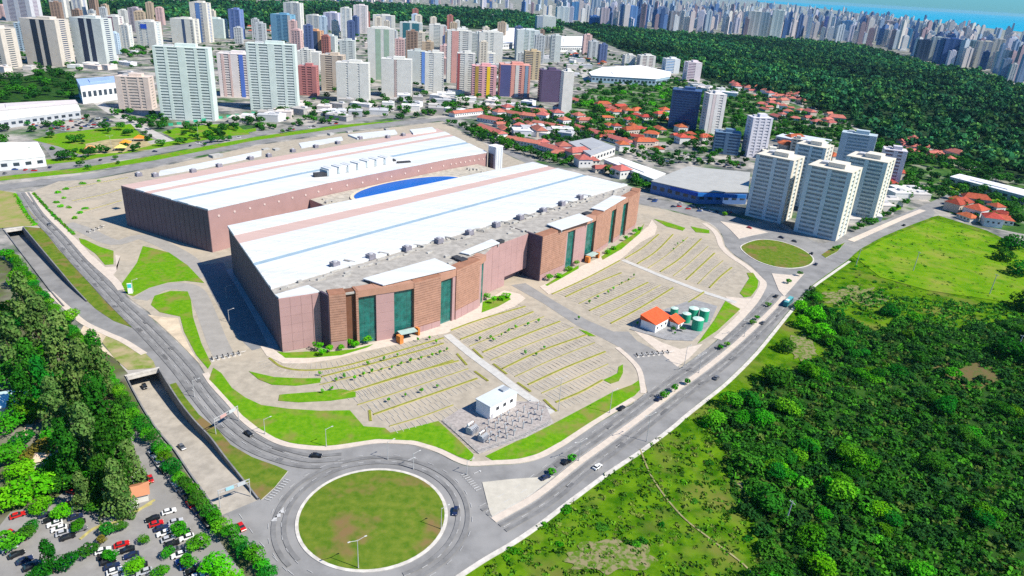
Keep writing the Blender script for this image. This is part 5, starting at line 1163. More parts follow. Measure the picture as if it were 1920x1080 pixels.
# ---- grove in the bottom-left corner (crown centre px, radius px)
def tpx(x, y, rpx, kind, label, group, hr=1.5):
    m_, meshes = {'casu': (VR.choice((LEAF_GREY, LEAF_GREY, LEAF_DARK)), CR_TALL), 'green': (LEAF_DARK if x < 260 and VR.random() < .6 else LEAF, CR_NEAR), 'bright': (LEAF_BRIGHT, CR_NEAR), 'olive': (LEAF_OLIVE, CR_NEAR), 'dark': (LEAF_DARK, CR_NEAR)}[kind]
    g0 = G(x, y); r = rpx * depth_at(g0) / FPX; h = r * (2.7 if kind == 'casu' else hr)
    p = G(x, y, h * .55)
    return tree(p.x, p.y, r, h, VR.choice(meshes), m_, label, group)
CASU = [(240, 870, 34), (190, 900, 36), (155, 920, 30), (120, 830, 36), (80, 720, 38), (40, 740, 34), (235, 940, 24), (175, 660, 30), (150, 700, 46), (185, 770, 50), (205, 850, 50), (160, 820, 46), (215, 915, 40), (110, 650, 46), (70, 610, 42), (45, 560, 36), (20, 640, 40), (100, 760, 38), (185, 700, 36), (60, 690, 40), (130, 860, 36), (225, 800, 32)]
for i, (x, y, r) in enumerate(CASU): tpx(x, y, r, 'casu', 'tall feathery grey green tree in the grove at the bottom left', 'feathery trees of the grove')
GREEN = [(120, 905, 26), (150, 890, 24), (185, 940, 22), (100, 870, 26), (200, 990, 18), (70, 560, 22), (120, 620, 22), (40, 650, 26), (60, 720, 28), (130, 720, 24), (185, 840, 22), (20, 700, 36), (60, 760, 32), (15, 790, 30), (100, 815, 24), (30, 520, 22), (10, 580, 28), (85, 655, 26), (140, 765, 24), (5, 850, 34), (130, 590, 20), (40, 820, 22), (105, 700, 26), (10, 475, 16), (165, 640, 18), (25, 600, 24)]
for x, y, r in GREEN: tpx(x, y, r, 'green', 'round green tree between the feathery trees of the grove', 'round trees of the grove')
for x, y, r in [(60, 910, 40), (20, 930, 36), (95, 900, 30), (35, 880, 30), (75, 945, 24)]: tpx(x, y, r, 'bright', 'broad bright green tree at the left edge above the parked cars', 'bright trees above the car park', 1.3)
tpx(82, 838, 28, 'olive', 'yellowish olive tree at the left edge of the grove', None)
tpx(55, 855, 20, 'olive', 'small brownish olive tree behind the yellowish one', None)
for i, (x, y, r, k) in enumerate([(116, 958, 20, 'bright'), (225, 985, 15, 'green'), (336, 990, 20, 'green'), (372, 1016, 24, 'green'), (402, 1058, 34, 'bright'), (250, 1062, 22, 'bright'), (205, 1040, 18, 'green'), (92, 1042, 28, 'casu'), (12, 1012, 30, 'green'), (145, 985, 16, 'green'), (352, 1050, 20, 'green'), (72, 1075, 24, 'dark'), (430, 1085, 26, 'bright'), (190, 1010, 12, 'olive'), (165, 1030, 20, 'dark'), (125, 1050, 22, 'green'), (300, 1070, 18, 'green'), (175, 945, 20, 'dark'), (45, 1000, 22, 'dark'), (270, 1010, 12, 'green'), (315, 1035, 14, 'green'), (60, 985, 16, 'green')]):
    tpx(x, y, r, k, 'tree standing between the rows of parked cars at the bottom left', 'trees in the car park')
# ---- hedge of clipped trees along the ramp
hl = smooth(gp([(22, 484), (55, 530), (92, 580), (130, 625), (165, 668), (195, 705), (222, 742), (250, 785), (280, 826), (310, 868), (338, 905), (365, 940), (395, 975), (425, 1010), (460, 1045), (490, 1075), (520, 1110)]), 5)
for (p, t) in walk(hl, 4.6):
    j = VR.uniform(-.8, .8)
    tree(p[0] - t[1] * j, p[1] + t[0] * j, VR.uniform(2.7, 3.9), VR.uniform(4.6, 6.8), VR.choice(CR_NEAR), VR.choice((LEAF, LEAF, LEAF_DARK)), 'clipped green tree in the hedge row along the underpass ramp', 'hedge row along the ramp')
# low hedge along the upper boulevard
for (p, t) in walk(smooth(gp([(64, 364), (85, 388), (110, 413), (138, 440)]), 4), 3.4):
    tree(p[0], p[1], VR.uniform(1.3, 1.9), VR.uniform(1.6, 2.4), VR.choice(CR_SHRUB), LEAF, 'low hedge shrub along the pavement at the upper left', 'hedge shrubs along the pavement', 'shrub', False)
for (p, t) in walk(smooth(gp([(34, 366), (52, 398), (72, 424)]), 4), 5): tree(p[0] - 2, p[1], 1.8, 2.2, VR.choice(CR_SHRUB), LEAF_BRIGHT, 'green shrub between the dry field and the boulevard at the left', 'shrubs by the dry field', 'shrub', False)
# ---- trees and shrubs of the forecourt
for x, y in [(605, 668), (597, 640 + 18), (655, 650), (665, 652), (640, 657), (618, 662), (690, 646), (805, 610), (912, 562), (940, 563), (950, 558), (925, 570), (1030, 526), (1048, 520), (1066, 508), (1080, 500), (1200, 432), (1190, 440), (1172, 452), (1150, 468), (1140, 476)]:
    p = G(x, y); tree(p.x, p.y, VR.uniform(1.8, 3.0), VR.uniform(3, 5.5), VR.choice(CR_MID), LEAF_BRIGHT, 'bright green ornamental tree at the foot of the terracotta facade', 'ornamental trees along the facade')
YT = [(630, 716), (646, 710), (665, 714), (682, 707), (698, 701), (715, 697), (735, 693), (752, 687), (770, 681), (790, 675), (810, 671), (825, 666), (838, 660), (605, 738), (622, 733), (783, 641), (805, 638), (818, 645), (600, 705), (690, 686), (720, 678), (745, 670),
      (940, 632), (953, 625), (967, 618), (990, 612), (1010, 605), (925, 640), (1120, 560), (1150, 545), (1165, 535), (1178, 528), (1188, 520), (1105, 570), (1140, 552), (920, 636), (1005, 668), (985, 665), (1020, 656), (1270, 460), (1280, 455), (1262, 470), (1195, 610), (1265, 628), (760, 745), (790, 738), (820, 728), (728, 755), (1085, 600), (900, 640)]
for x, y in YT:
    p = G(x, y); tree(p.x, p.y, VR.uniform(.65, 1.0), VR.uniform(2.2, 3.2), VR.choice(CR_FAR), LEAF_BRIGHT, 'spindly young tree planted between the empty parking bays', 'young trees of the parking lot', 'young_tree')
for x, y in [(107, 380), (115, 388), (130, 390), (150, 400), (120, 372), (160, 392), (108, 362), (140, 410), (155, 345), (125, 355), (185, 340)]:
    p = G(x, y); tree(p.x, p.y, VR.uniform(2, 3.2), VR.uniform(2, 3), VR.choice(CR_SHRUB), LEAF_BRIGHT, 'green shrub on the paved yard left of the rear hall', 'shrubs left of the rear hall', 'shrub', False)
for x, y in [(1072, 868), (1035, 890), (1245, 748), (1288, 722), (1265, 735), (1350, 655), (1362, 650), (1410, 608), (1418, 600), (1440, 575), (1498, 518), (1478, 532), (1572, 466), (1565, 470), (1358, 404)]:
    p = G(x, y); tree(p.x, p.y, VR.uniform(1.8, 2.6), VR.uniform(3, 4.4), VR.choice(CR_MID), LEAF, 'small round tree on the central reservation of the right hand boulevard', 'trees on the central reservation')
# ---- avenue trees and town trees
for x, y, r in [(150, 312, 8), (165, 318, 7), (218, 300, 6), (222, 308, 5), (395, 268, 9), (408, 266, 9), (420, 266, 8), (430, 264, 7), (384, 274, 5), (540, 213, 9), (550, 212, 8), (560, 229, 5), (45, 232, 7), (52, 236, 6), (530, 250, 5), (545, 246, 5)]:
    p = G(x, y); rr_ = r * depth_at(p) / FPX; tree(p.x, p.y, rr_, rr_ * 1.6, VR.choice(CR_MID), LEAF_DARK, 'dark round tree along the avenue behind the rear hall', 'trees along the avenue')
for poly, n, mind, rm, rM, mts, lab, grp in [
        ([(-30, 148), (40, 146), (95, 134), (125, 138), (160, 168), (130, 183), (60, 190), (-30, 196)], 62, 9, 5, 8, (LEAF_DARK, LEAF), 'dark tree of the dense park grove at the left below the striped towers', 'park grove on the left'),
        ([(840, 232), (880, 240), (930, 262), (1010, 292), (1075, 305), (1060, 312), (980, 290), (900, 262)], 42, 7, 4, 6.5, (LEAF, LEAF_DARK), 'tree of the dense row right of the rear hall', 'tree row beside the rear hall'),
        ([(820, 190), (900, 186), (1000, 200), (990, 214), (900, 205), (830, 208)], 22, 9, 4, 7, (LEAF, LEAF_DARK), 'tree along the town street below the colourful tower', 'trees along the town street'),
        ([(1080, 185), (1180, 165), (1250, 160), (1255, 230), (1240, 260), (1180, 262), (1110, 240)], 55, 9, 5, 8, (LEAF, LEAF_DARK, LEAF_BRIGHT), 'garden tree among the red roofed houses left of the blue office tower', 'garden trees of the red roofed quarter'),
        ([(1310, 180), (1390, 185), (1430, 225), (1450, 260), (1390, 270), (1360, 245), (1310, 250)], 50, 9, 5, 8, (LEAF_DARK, LEAF), 'tree of the dense patch right of the white tower with orange patches', 'dense trees behind the white towers'),
        ([(1440, 240), (1540, 240), (1600, 262), (1560, 285), (1500, 262), (1445, 262)], 22, 10, 5, 8, (LEAF_DARK, LEAF), 'tree behind the grey banded towers below the houses', 'trees behind the tower cluster'),
        ([(1180, 275), (1400, 300), (1400, 318), (1290, 308), (1230, 318), (1160, 290)], 46, 8, 3, 5, (LEAF, LEAF_DARK), 'small tree in the car park behind the grey warehouse', 'trees of the warehouse car park'),
        ([(1130, 315), (1200, 335), (1225, 350), (1215, 358), (1140, 330)], 14, 7, 4, 6, (LEAF, LEAF_DARK), 'tree in the belt between the front hall and the warehouse', 'trees beside the warehouse'),
        ([(1680, 275), (1760, 300), (1860, 320), (1925, 350), (1900, 350), (1790, 325), (1700, 310)], 34, 10, 5, 8, (LEAF_DARK, LEAF), 'tree between the pale shed and the forest at the right', 'trees behind the pale shed'),
        ([(1690, 330), (1780, 335), (1900, 385), (1925, 430), (1860, 425), (1790, 405), (1770, 380), (1700, 360)], 36, 9, 4, 7, (LEAF_DARK, LEAF), 'tree around the orange roofed houses at the right', 'trees around the orange roofed houses'),
        ([(1590, 440), (1600, 425), (1660, 395), (1700, 385), (1690, 392), (1640, 420)], 14, 7, 3, 5, (LEAF,), 'tree along the road right of the grey banded towers', 'trees along the right road'),
        ([(210, 92), (310, 88), (320, 105), (220, 110)], 14, 9, 5, 8, (LEAF,), 'tree in the green strip behind the beige mid rise', 'trees behind the mid rise'),
        ([(560, 100), (720, 140), (820, 185), (640, 190), (560, 175)], 18, 10, 4, 7, (LEAF,), 'tree at the foot of the front row of white towers', 'trees below the white towers')]:
    for (x, y) in scatter(gp(poly), n, mind, VR):
        r = VR.uniform(rm, rM); soup('town_trees', x, y, r, r * VR.uniform(1.3, 1.8), VR.choice(CR_MID if r > 5 else CR_FAR), TCOL[VR.choice(mts).name])
for poly, n in (([(200, 205), (290, 214), (330, 240), (480, 222), (560, 202), (640, 205), (640, 226), (470, 240), (330, 258), (250, 235)], 60), ([(0, 292), (150, 290), (300, 268), (480, 240), (640, 224), (640, 228), (480, 247), (300, 278), (150, 302), (0, 308)], 36), ([(560, 60), (880, 60), (1040, 110), (1010, 185), (640, 190), (480, 205), (300, 120), (180, 100)], 420), ([(0, 95), (240, 88), (560, 92), (540, 110), (240, 130), (0, 140)], 130), ([(1040, 62), (1140, 90), (1290, 150), (1340, 180), (1080, 180), (1050, 120)], 190), ([(480, 205), (700, 190), (1000, 200), (1060, 215), (830, 220), (640, 228)], 120),
        ([(0, 230), (300, 215), (330, 270), (120, 300), (0, 300)], 40), ([(900, 205), (1080, 215), (1180, 262), (1080, 280), (950, 262)], 230), ([(1280, 250), (1420, 260), (1440, 290), (1330, 300), (1250, 280)], 50), ([(1440, 255), (1600, 240), (1720, 300), (1700, 380), (1620, 400), (1640, 320), (1560, 280)], 70),
        ([(1065, 190), (1120, 165), (1255, 150), (1330, 158), (1480, 192), (1590, 234), (1650, 272), (1800, 306), (1925, 350), (1925, 440), (1850, 425), (1770, 395), (1720, 362), (1650, 320), (1600, 282), (1500, 262), (1380, 262), (1330, 262), (1200, 268), (1100, 245)], 620)):
    for (x, y) in scatter(gp(poly), n, 6, VR): r = VR.uniform(2.5, 6.5); soup('town_trees', x, y, r, r * VR.uniform(1.3, 1.8), VR.choice(CR_MID if r > 5 else CR_FAR), TCOL[VR.choice(('leaf', 'leaf_dark'))])
soup_build('town_trees', 'street and garden trees spread through the town between the buildings', 'trees')
# ---- scrubland on the right: individual trees and shrubs, then undergrowth
ROADW = smooth(gp(RIGHT_EDGE), 3)
DENSE = gp([(1492, 566), (1520, 545), (1560, 590), (1640, 620), (1700, 600), (1800, 615), (1930, 600), (2150, 720), (2150, 1250), (1430, 1250), (1425, 1080), (1420, 985), (1370, 930), (1365, 850), (1330, 800), (1350, 770), (1400, 735), (1440, 700), (1500, 690), (1560, 660), (1500, 620)])
SOILS = [gp(blob(1825, 703, 50, 13, seed=14)), gp(blob(1505, 655, 18, 12, seed=17))]
def clump(x, y): return math.sin(x / 9.0 + 2.1 * math.sin(y / 14.0)) * math.sin(y / 8.0 + 1.9 * math.sin(x / 13.0))
spots = [p for p in scatter(DENSE, 1500, 2.6, VR, SOILS) if clump(*p) > -.25 or VR.random() < .3]; spots.sort(key=lambda p: -clump(*p) + VR.uniform(-.5, .5))
for i_, (x, y) in enumerate(spots):
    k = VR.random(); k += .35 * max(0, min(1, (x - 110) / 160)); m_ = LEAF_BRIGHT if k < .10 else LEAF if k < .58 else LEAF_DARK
    if i_ < 120:
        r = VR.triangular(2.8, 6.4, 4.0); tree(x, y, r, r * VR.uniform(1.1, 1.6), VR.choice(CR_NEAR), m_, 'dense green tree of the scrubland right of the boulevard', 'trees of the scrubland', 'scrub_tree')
    else:
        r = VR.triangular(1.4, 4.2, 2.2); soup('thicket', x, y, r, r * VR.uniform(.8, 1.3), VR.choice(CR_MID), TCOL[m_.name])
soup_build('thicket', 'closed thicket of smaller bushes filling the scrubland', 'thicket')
for x, y, r, k in [(1410, 865, 34, 'dark'), (1440, 930, 36, 'dark'), (1455, 700, 34, 'dark'), (1405, 745, 26, 'dark'), (1500, 570, 16, 'bright'), (1530, 585, 22, 'bright'), (1505, 600, 20, 'bright'), (1545, 615, 22, 'bright'), (1670, 580, 18, 'dark'), (1475, 645, 20, 'dark'), (1520, 1000, 30, 'green'), (1390, 780, 22, 'green'), (1480, 760, 26, 'green'), (1430, 780, 24, 'green'), (1900, 450, 26, 'dark'), (1915, 500, 24, 'dark'), (1885, 475, 20, 'dark'), (1925, 560, 30, 'dark'), (1900, 650, 36, 'dark')]:
    tpx(x, y, r, k, 'large spreading tree standing out of the scrubland', 'large scrubland trees', 1.2)
for x, y in [(1640, 530), (1700, 520), (1735, 500), (1690, 528), (1600, 490), (1625, 500), (1606, 500), (1760, 555), (1720, 575), (1580, 540), (1655, 545), (1670, 540), (1790, 570), (1600, 505), (1615, 487), (1640, 500), (1670, 512), (1480, 1000), (1050, 1020), (1130, 990), (965, 1035), (950, 1045), (1185, 1020), (1205, 1015), (1195, 1022), (1060, 955), (1020, 985), (1330, 870), (1345, 905), (1300, 940), (1320, 795), (1345, 830), (1240, 985), (1360, 790), (1280, 905), (1370, 960), (1400, 1010)]:
    p = G(x, y); tree(p.x, p.y, VR.uniform(1.4, 3.0), VR.uniform(1.0, 2.2), VR.choice(CR_SHRUB), VR.choice((LEAF, LEAF_DARK)), 'low dark shrub dotted over the open grass', 'shrubs of the open grass', 'shrub', False)
# undergrowth: uncountable clumps
rg = np.random.default_rng(5)
def clumps(points, rads, hs, per, name, m, size, label, cols):
    Vs, Fs, Ts = [], [], []; off = 0
    for (x, y), r, h in zip(points, rads, hs):
        n = per; th = rg.uniform(0, 6.28, n); rr_ = r * np.sqrt(rg.uniform(0, 1, n)); z = h * rg.uniform(.15, 1.0, n) * (1 - .5 * (rr_ / r) ** 2)
        P = np.stack([x + rr_ * np.cos(th), y + rr_ * np.sin(th), z], 1); Nn = unit(rg.normal(scale=.7, size=(n, 3)) + np.stack([np.cos(th) * rr_ / r, np.sin(th) * rr_ / r, np.ones(n) * .9], 1))
        V, F = cards(P, Nn, size * r, rg); Vs.append(V); Fs.append(F + off); off += len(V)
        c = cols[rg.integers(len(cols))]; Ts.append(np.tile(np.array(c) * rg.uniform(.7, 1.25), (len(V), 1)))
    me = mesh_from_np(name, np.concatenate(Vs), np.concatenate(Fs), m, np.concatenate(Ts)); o = inst(me, name); tag(o, label, 'vegetation', kind='stuff'); return o
pts = scatter(DENSE, 4200, 0, VR, SOILS)
clumps(pts, [VR.uniform(1.0, 2.8) for _ in pts], [VR.uniform(.6, 2.6) for _ in pts], 16, 'undergrowth', TINT, .30, 'dense leafy undergrowth between the scrubland trees', [(.03, .16, .005), (.05, .23, .005), (.018, .10, .008), (.038, .18, .008), (.08, .14, .018)])
FIELDW = gp([(1600, 490), (1660, 450), (1750, 412), (1930, 470), (2050, 560), (1990, 640), (1800, 610), (1640, 610), (1560, 580), (1530, 540)])
FIELDL = gp([(930, 1045), (1010, 990), (1140, 890), (1260, 805), (1330, 755), (1345, 800), (1370, 850), (1380, 930), (1425, 985), (1430, 1150), (860, 1150)])
pts = scatter(FIELDW, 600, 0, VR) + scatter(FIELDL, 900, 0, VR)
clumps(pts, [VR.uniform(.5, 1.6) for _ in pts], [VR.uniform(.12, .4) for _ in pts], 10, 'tall_grass', TINT, .4, 'tufts of tall grass and weeds on the open field', [(.06, .19, .006), (.10, .25, .008), (.05, .15, .008), (.15, .21, .03)])
pts = scatter(gp([(1720, 560), (1930, 575), (1930, 620), (1800, 625), (1650, 600), (1560, 580), (1600, 540)]), 420, 0, VR)
clumps(pts, [VR.uniform(1, 2.6) for _ in pts], [VR.uniform(.6, 1.8) for _ in pts], 14, 'undergrowth', TINT, .3, 'scattered bushes between the meadow and the dense scrub', [(.045, .22, .008), (.07, .28, .008), (.03, .14, .01)])
# ---- far woods: one mass each
ico = bmesh.new(); bmesh.ops.create_icosphere(ico, subdivisions=2, radius=1.0); ico.verts.ensure_lookup_table(); ico.verts.index_update()
IV = np.array([v.co[:] for v in ico.verts]); IF = np.array([[v.index for v in f.verts] for f in ico.faces]); ico.free()
ico = bmesh.new(); bmesh.ops.create_icosphere(ico, subdivisions=1, radius=1.0); ico.verts.ensure_lookup_table(); ico.verts.index_update()
IV1 = np.array([v.co[:] for v in ico.verts]); IF1 = np.array([[v.index for v in f.verts] for f in ico.faces]); ico.free()
def wood(poly, n, rmin, rmax, name, label, ncard=24, cols=None):
    xs = np.array([p[0] for p in poly]); ys = np.array([p[1] for p in poly]); Vs, Fs, Ts = [], [], []; off = 0
    pts = np.stack([rg.uniform(xs.min(), xs.max(), n * 6), rg.uniform(ys.min(), ys.max(), n * 6)], 1)
    c = np.zeros(len(pts), bool); j = len(poly) - 1
    for i in range(len(poly)):
        xi, yi = poly[i]; xj, yj = poly[j]
        cond = ((yi > pts[:, 1]) != (yj > pts[:, 1])) & (pts[:, 0] < (xj - xi) * (pts[:, 1] - yi) / (yj - yi + 1e-9) + xi); c ^= cond; j = i
    pts = pts[c][:n]
    # patches of lighter and darker species across the wood
    ph = np.sin(pts[:, 0] * .011 + 1.3) + np.sin(pts[:, 1] * .007 + pts[:, 0] * .004) + np.sin(pts[:, 0] * .031 + pts[:, 1] * .023)
    for (x, y), f in zip(pts, ph):
        r = rmin + (rmax - rmin) * rg.uniform() ** 1.7; zc = r * rg.uniform(.35, 1.0) + 3.5 * (1 + math.sin(x / 19 + 2 * math.sin(y / 31)) * math.sin(y / 23 + 1.7 * math.sin(x / 37))); c0 = np.array([x, y, zc])
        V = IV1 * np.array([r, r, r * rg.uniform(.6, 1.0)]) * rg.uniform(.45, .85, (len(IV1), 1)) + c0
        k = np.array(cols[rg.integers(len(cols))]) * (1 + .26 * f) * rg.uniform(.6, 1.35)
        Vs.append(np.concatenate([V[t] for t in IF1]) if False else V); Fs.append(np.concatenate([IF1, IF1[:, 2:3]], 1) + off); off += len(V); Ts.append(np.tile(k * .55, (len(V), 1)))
        n = ncard; d = unit(rg.normal(size=(n, 3)) + np.array([0, 0, .35])); P = c0 + d * np.array([r, r, r * .8]) * rg.uniform(.6, 1.05, (n, 1))
        Vc, Fc = cards(P, unit(d + rg.normal(scale=.5, size=d.shape)), .30 * r, rg); Vs.append(Vc); Fs.append(Fc + off); off += len(Vc); Ts.append(np.repeat(k * rg.uniform(.7, 1.3, (n, 1)), 4, 0))
    me = mesh_from_np(name, np.concatenate(Vs), np.concatenate(Fs), FOREST_M, np.concatenate(Ts)); o = inst(me, name); tag(o, label, 'forest', kind='stuff'); return len(pts)
FOREST_M = tint_mat('forest_leaf', .9, .1)
FC_ = [(.016, .10, .03), (.03, .14, .03), (.010, .065, .026), (.06, .165, .03), (.018, .11, .04)]
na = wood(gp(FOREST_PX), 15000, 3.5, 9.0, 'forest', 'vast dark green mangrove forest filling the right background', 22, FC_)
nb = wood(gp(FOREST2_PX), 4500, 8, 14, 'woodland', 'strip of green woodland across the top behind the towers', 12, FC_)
# ================================================================== VEHICLES
def profile_prism(mb, prof, w, mi=0):
    n = len(prof); b = len(mb.v)
    for s_ in (-1, 1): mb.v += [(x, s_ * w / 2 * k, z) for x, z, k in prof]
    for i in range(n): j = (i + 1) % n; mb.f.append((b + i, b + n + i, b + n + j, b + j)); mb.m.append(mi)
    mb.f.append(tuple(b + i for i in range(n))); mb.m.append(mi); mb.f.append(tuple(b + n + n - 1 - i for i in range(n))); mb.m.append(mi)
    return mb
CARC = {'red': (.50, .012, .012), 'white': (.72, .72, .70), 'silver': (.42, .43, .45), 'black': (.012, .013, .016), 'grey': (.13, .135, .145), 'blue': (.03, .08, .26), 'navy': (.015, .025, .07)}
carm = {k: mat('car_paint_' + k, c, rough=.28, var=.03, spec=.5) for k, c in CARC.items()}
TYRE = mat('tyre', (.015, .015, .016), rough=.9); CARGLASS = mat('car_glass', (.02, .025, .03), rough=.08, spec=.6)
lower = profile_prism(MB(), [(-2.1, .32, 1), (2.1, .32, 1), (2.18, .62, .96), (2.0, .80, .93), (1.0, .93, .95), (-1.5, .98, .95), (-2.05, .92, .93), (-2.16, .6, .97)], 1.74)
roof_ = profile_prism(MB(), [(-1.25, 1.40, .74), (.05, 1.43, .74), (.2, 1.40, .72), (.05, 1.47, .70), (-1.2, 1.46, .70)], 1.74)
cab_ = profile_prism(MB(), [(-1.75, .95, .92), (.95, .92, .92), (.15, 1.41, .74), (-1.3, 1.41, .74)], 1.74)
wheel_ = MB().cyl((0, -.11, 0), (0, .11, 0), .32, .32, 12)
ME_L = lower.mesh('body', carm['white']); ME_R = roof_.mesh('roof', carm['white']); ME_C = cab_.mesh('windows', CARGLASS); ME_W = wheel_.mesh('wheel', TYRE)
lamp_ = MB().box((0, 0, 0), (.1, .34, .14)).mesh('headlight', WHITE)
def car(x, y, rz, colour, label, group, z=0.0, sc=1.0):
    e = empty('car', (x, y, z), rz); e.scale = (sc, sc, sc); tag(e, label, 'car', group)
    inst(ME_L, 'body', e, mat=carm[colour]); inst(ME_R, 'roof', e, mat=carm[colour]); inst(ME_C, 'windows', e)
    for sx in (-1.3, 1.3):
        for sy in (-.8, .8): inst(ME_W, 'wheel', e, (sx, sy, .32))
    for sy in (-.58, .58): inst(lamp_, 'headlight', e, (2.12, sy, .66))
    return e
def car_px(x, y, d, colour, label, group=None, z=.1):
    p = G(x, y, .6); q = G(x + d[0], y + d[1], .6); return car(p.x, p.y, math.atan2(q.y - p.y, q.x - p.x), colour, label, group, z)
for x, y, d, c, lab in ((466, 813, (8, 5), 'black', 'black car driving past the overhead gantry on the left boulevard'), (593, 854, (8, .3), 'black', 'black car driving along the top of the roundabout'),
        (854, 958, (-2, 8), 'navy', 'dark blue car circling the right side of the big roundabout'), (453, 988, (4, 6), 'red', 'bright red car on the road left of the big roundabout'),
        (1120, 875, (8, -6), 'white', 'white car on the right carriageway near the triangular island'), (92, 421, (5, 6), 'grey', 'dark car high on the left boulevard'),
        (1022, 895, (7, -3), 'navy', 'blue car beside a small tree on the left carriageway'), (1062, 866, (7, -4), 'black', 'black car left of the reservation tree'),
        (1165, 765, (7, -5), 'black', 'dark car at the kerb below the bus stop pole on the right boulevard'), (1235, 748, (7, -5), 'navy', 'dark blue car by the reservation below the gate'),
        (1455, 555, (5, -5), 'black', 'dark car just behind the teal bus'), (1430, 605, (5, -5), 'grey', 'grey car on the right carriageway below the teal bus'),
        (1343, 708, (6, -6), 'grey', 'grey car low on the right carriageway'), (1522, 475, (2, -4), 'black', 'black car at the right tip of the small roundabout'),
        (1530, 495, (4, -4), 'navy', 'dark car leaving the small roundabout'), (1465, 445, (7, 2), 'navy', 'blue car on the street above the small roundabout'),
        (1695, 422, (5, -3), 'black', 'dark car far up the right hand road'), (1405, 427, (7, 2), 'red', 'small red car parked on the street below the grey towers'), (1490, 452, (7, 2), 'grey', 'grey car on the street at the foot of the nearest grey tower')):
    car_px(x, y, d, c, lab)
def bed_z(tr, depth, p):
    i = min(range(len(tr[0])), key=lambda k: (Vector(tr[0][k]) - Vector(p)).length); return -depth * (1 - i / (len(tr[0]) - 1)) + .06
for x, y, c, lab in ((341, 838, 'grey', 'dark grey car on the sunken ramp road'), (271, 724, 'black', 'black car leaving the tunnel portal on the ramp')):
    p0 = G(x, y, -3); zb = bed_z(TR2, 6.8, (p0.x, p0.y)); p = G(x, y, zb + .5); i = min(range(len(TR2[0]) - 1), key=lambda k: (Vector(TR2[0][k]) - Vector((p.x, p.y))).length); t = Vector(TR2[0][i + 1]) - Vector(TR2[0][i])
    car(p.x, p.y, math.atan2(t.y, t.x), c, lab, None, zb)
# parked rows bottom left: row line (px), car heading (px), colours
def park(a, b, n, d, cols, lab, grp, skip=()):
    A, B = G(*a), G(*b)
    for i in range(n):
        if i in skip: continue
        p = A.lerp(B, i / max(1, n - 1)); q0 = G(*a); q1 = G(a[0] + d[0], a[1] + d[1]); rz = math.atan2(q1.y - q0.y, q1.x - q0.x)
        c = cols[i % len(cols)]; car(p.x + VR.uniform(-.2, .2), p.y + VR.uniform(-.2, .2), rz + VR.uniform(-.04, .04) + (math.pi if VR.random() < .4 else 0), c, lab.format({'black': 'black', 'navy': 'dark blue'}.get(c, c)), grp, .08)
park((283, 855), (388, 985), 13, (8, 10), ['silver', 'white', 'white', 'black', 'navy', 'white', 'silver', 'grey', 'black', 'red', 'navy', 'black', 'black'], '{} car parked in the line under the hedge row', 'cars parked under the hedge row', (4,))
park((288, 975), (368, 1085), 12, (10, -3), ['black', 'red', 'navy', 'white', 'silver', 'black', 'grey', 'white', 'blue', 'blue', 'black', 'white'], '{} car in the left half of the long double parking row', 'cars of the double row, left half')
park((318, 962), (352, 1010), 6, (10, -3), ['white', 'white', 'silver', 'grey', 'black', 'white'], '{} car in the right half of the long double parking row', 'cars of the double row, right half', (1,))
park((193, 1035), (222, 1085), 6, (10, -3), ['white', 'black', 'black', 'navy', 'white', 'silver'], '{} car in the short row at the bottom between two trees', 'cars of the short bottom row, left half')
park((230, 1023), (272, 1075), 6, (10, -3), ['red', 'black', 'navy', 'grey', 'black', 'silver'], '{} car in the right half of the short bottom row', 'cars of the short bottom row, right half')
park((88, 968), (128, 1010), 6, (10, -3), ['navy', 'black', 'white', 'white', 'silver', 'black'], '{} car in the small row at the left beside a bright tree', 'cars of the left row')
park((134, 948), (150, 995), 5, (10, -3), ['red', 'silver', 'navy', 'black', 'grey'], '{} car right of the bright tree in the left row', 'cars right of the bright tree')
park((20, 1030), (60, 1065), 4, (10, -4), ['silver', 'black', 'navy', 'black'], '{} car at the bottom left corner under the trees', 'cars in the bottom left corner')
for x, y, d, c, lab in ((33, 966, (9, -3), 'red', 'red car alone at the left end of the car park'), (282, 898, (3, 8), 'red', 'red car driving down the lane beside the grove'), (137, 922, (8, 2), 'red', 'red car half hidden under the grove trees'), (248, 900, (6, 4), 'white', 'white car by the brown roofed hut'),
        (245, 950, (8, -2), 'white', 'white car at the yellow striped crossing'), (200, 962, (9, -3), 'black', 'dark car in the middle of the car park lane'), (215, 955, (9, -3), 'silver', 'silver car in the middle of the car park lane'), (255, 882, (5, 5), 'silver', 'silver car between the grove and the lane'), (22, 1000, (8, 4), 'red', 'dark red car at the left edge below the trees')):
    car_px(x, y, d, c, lab)
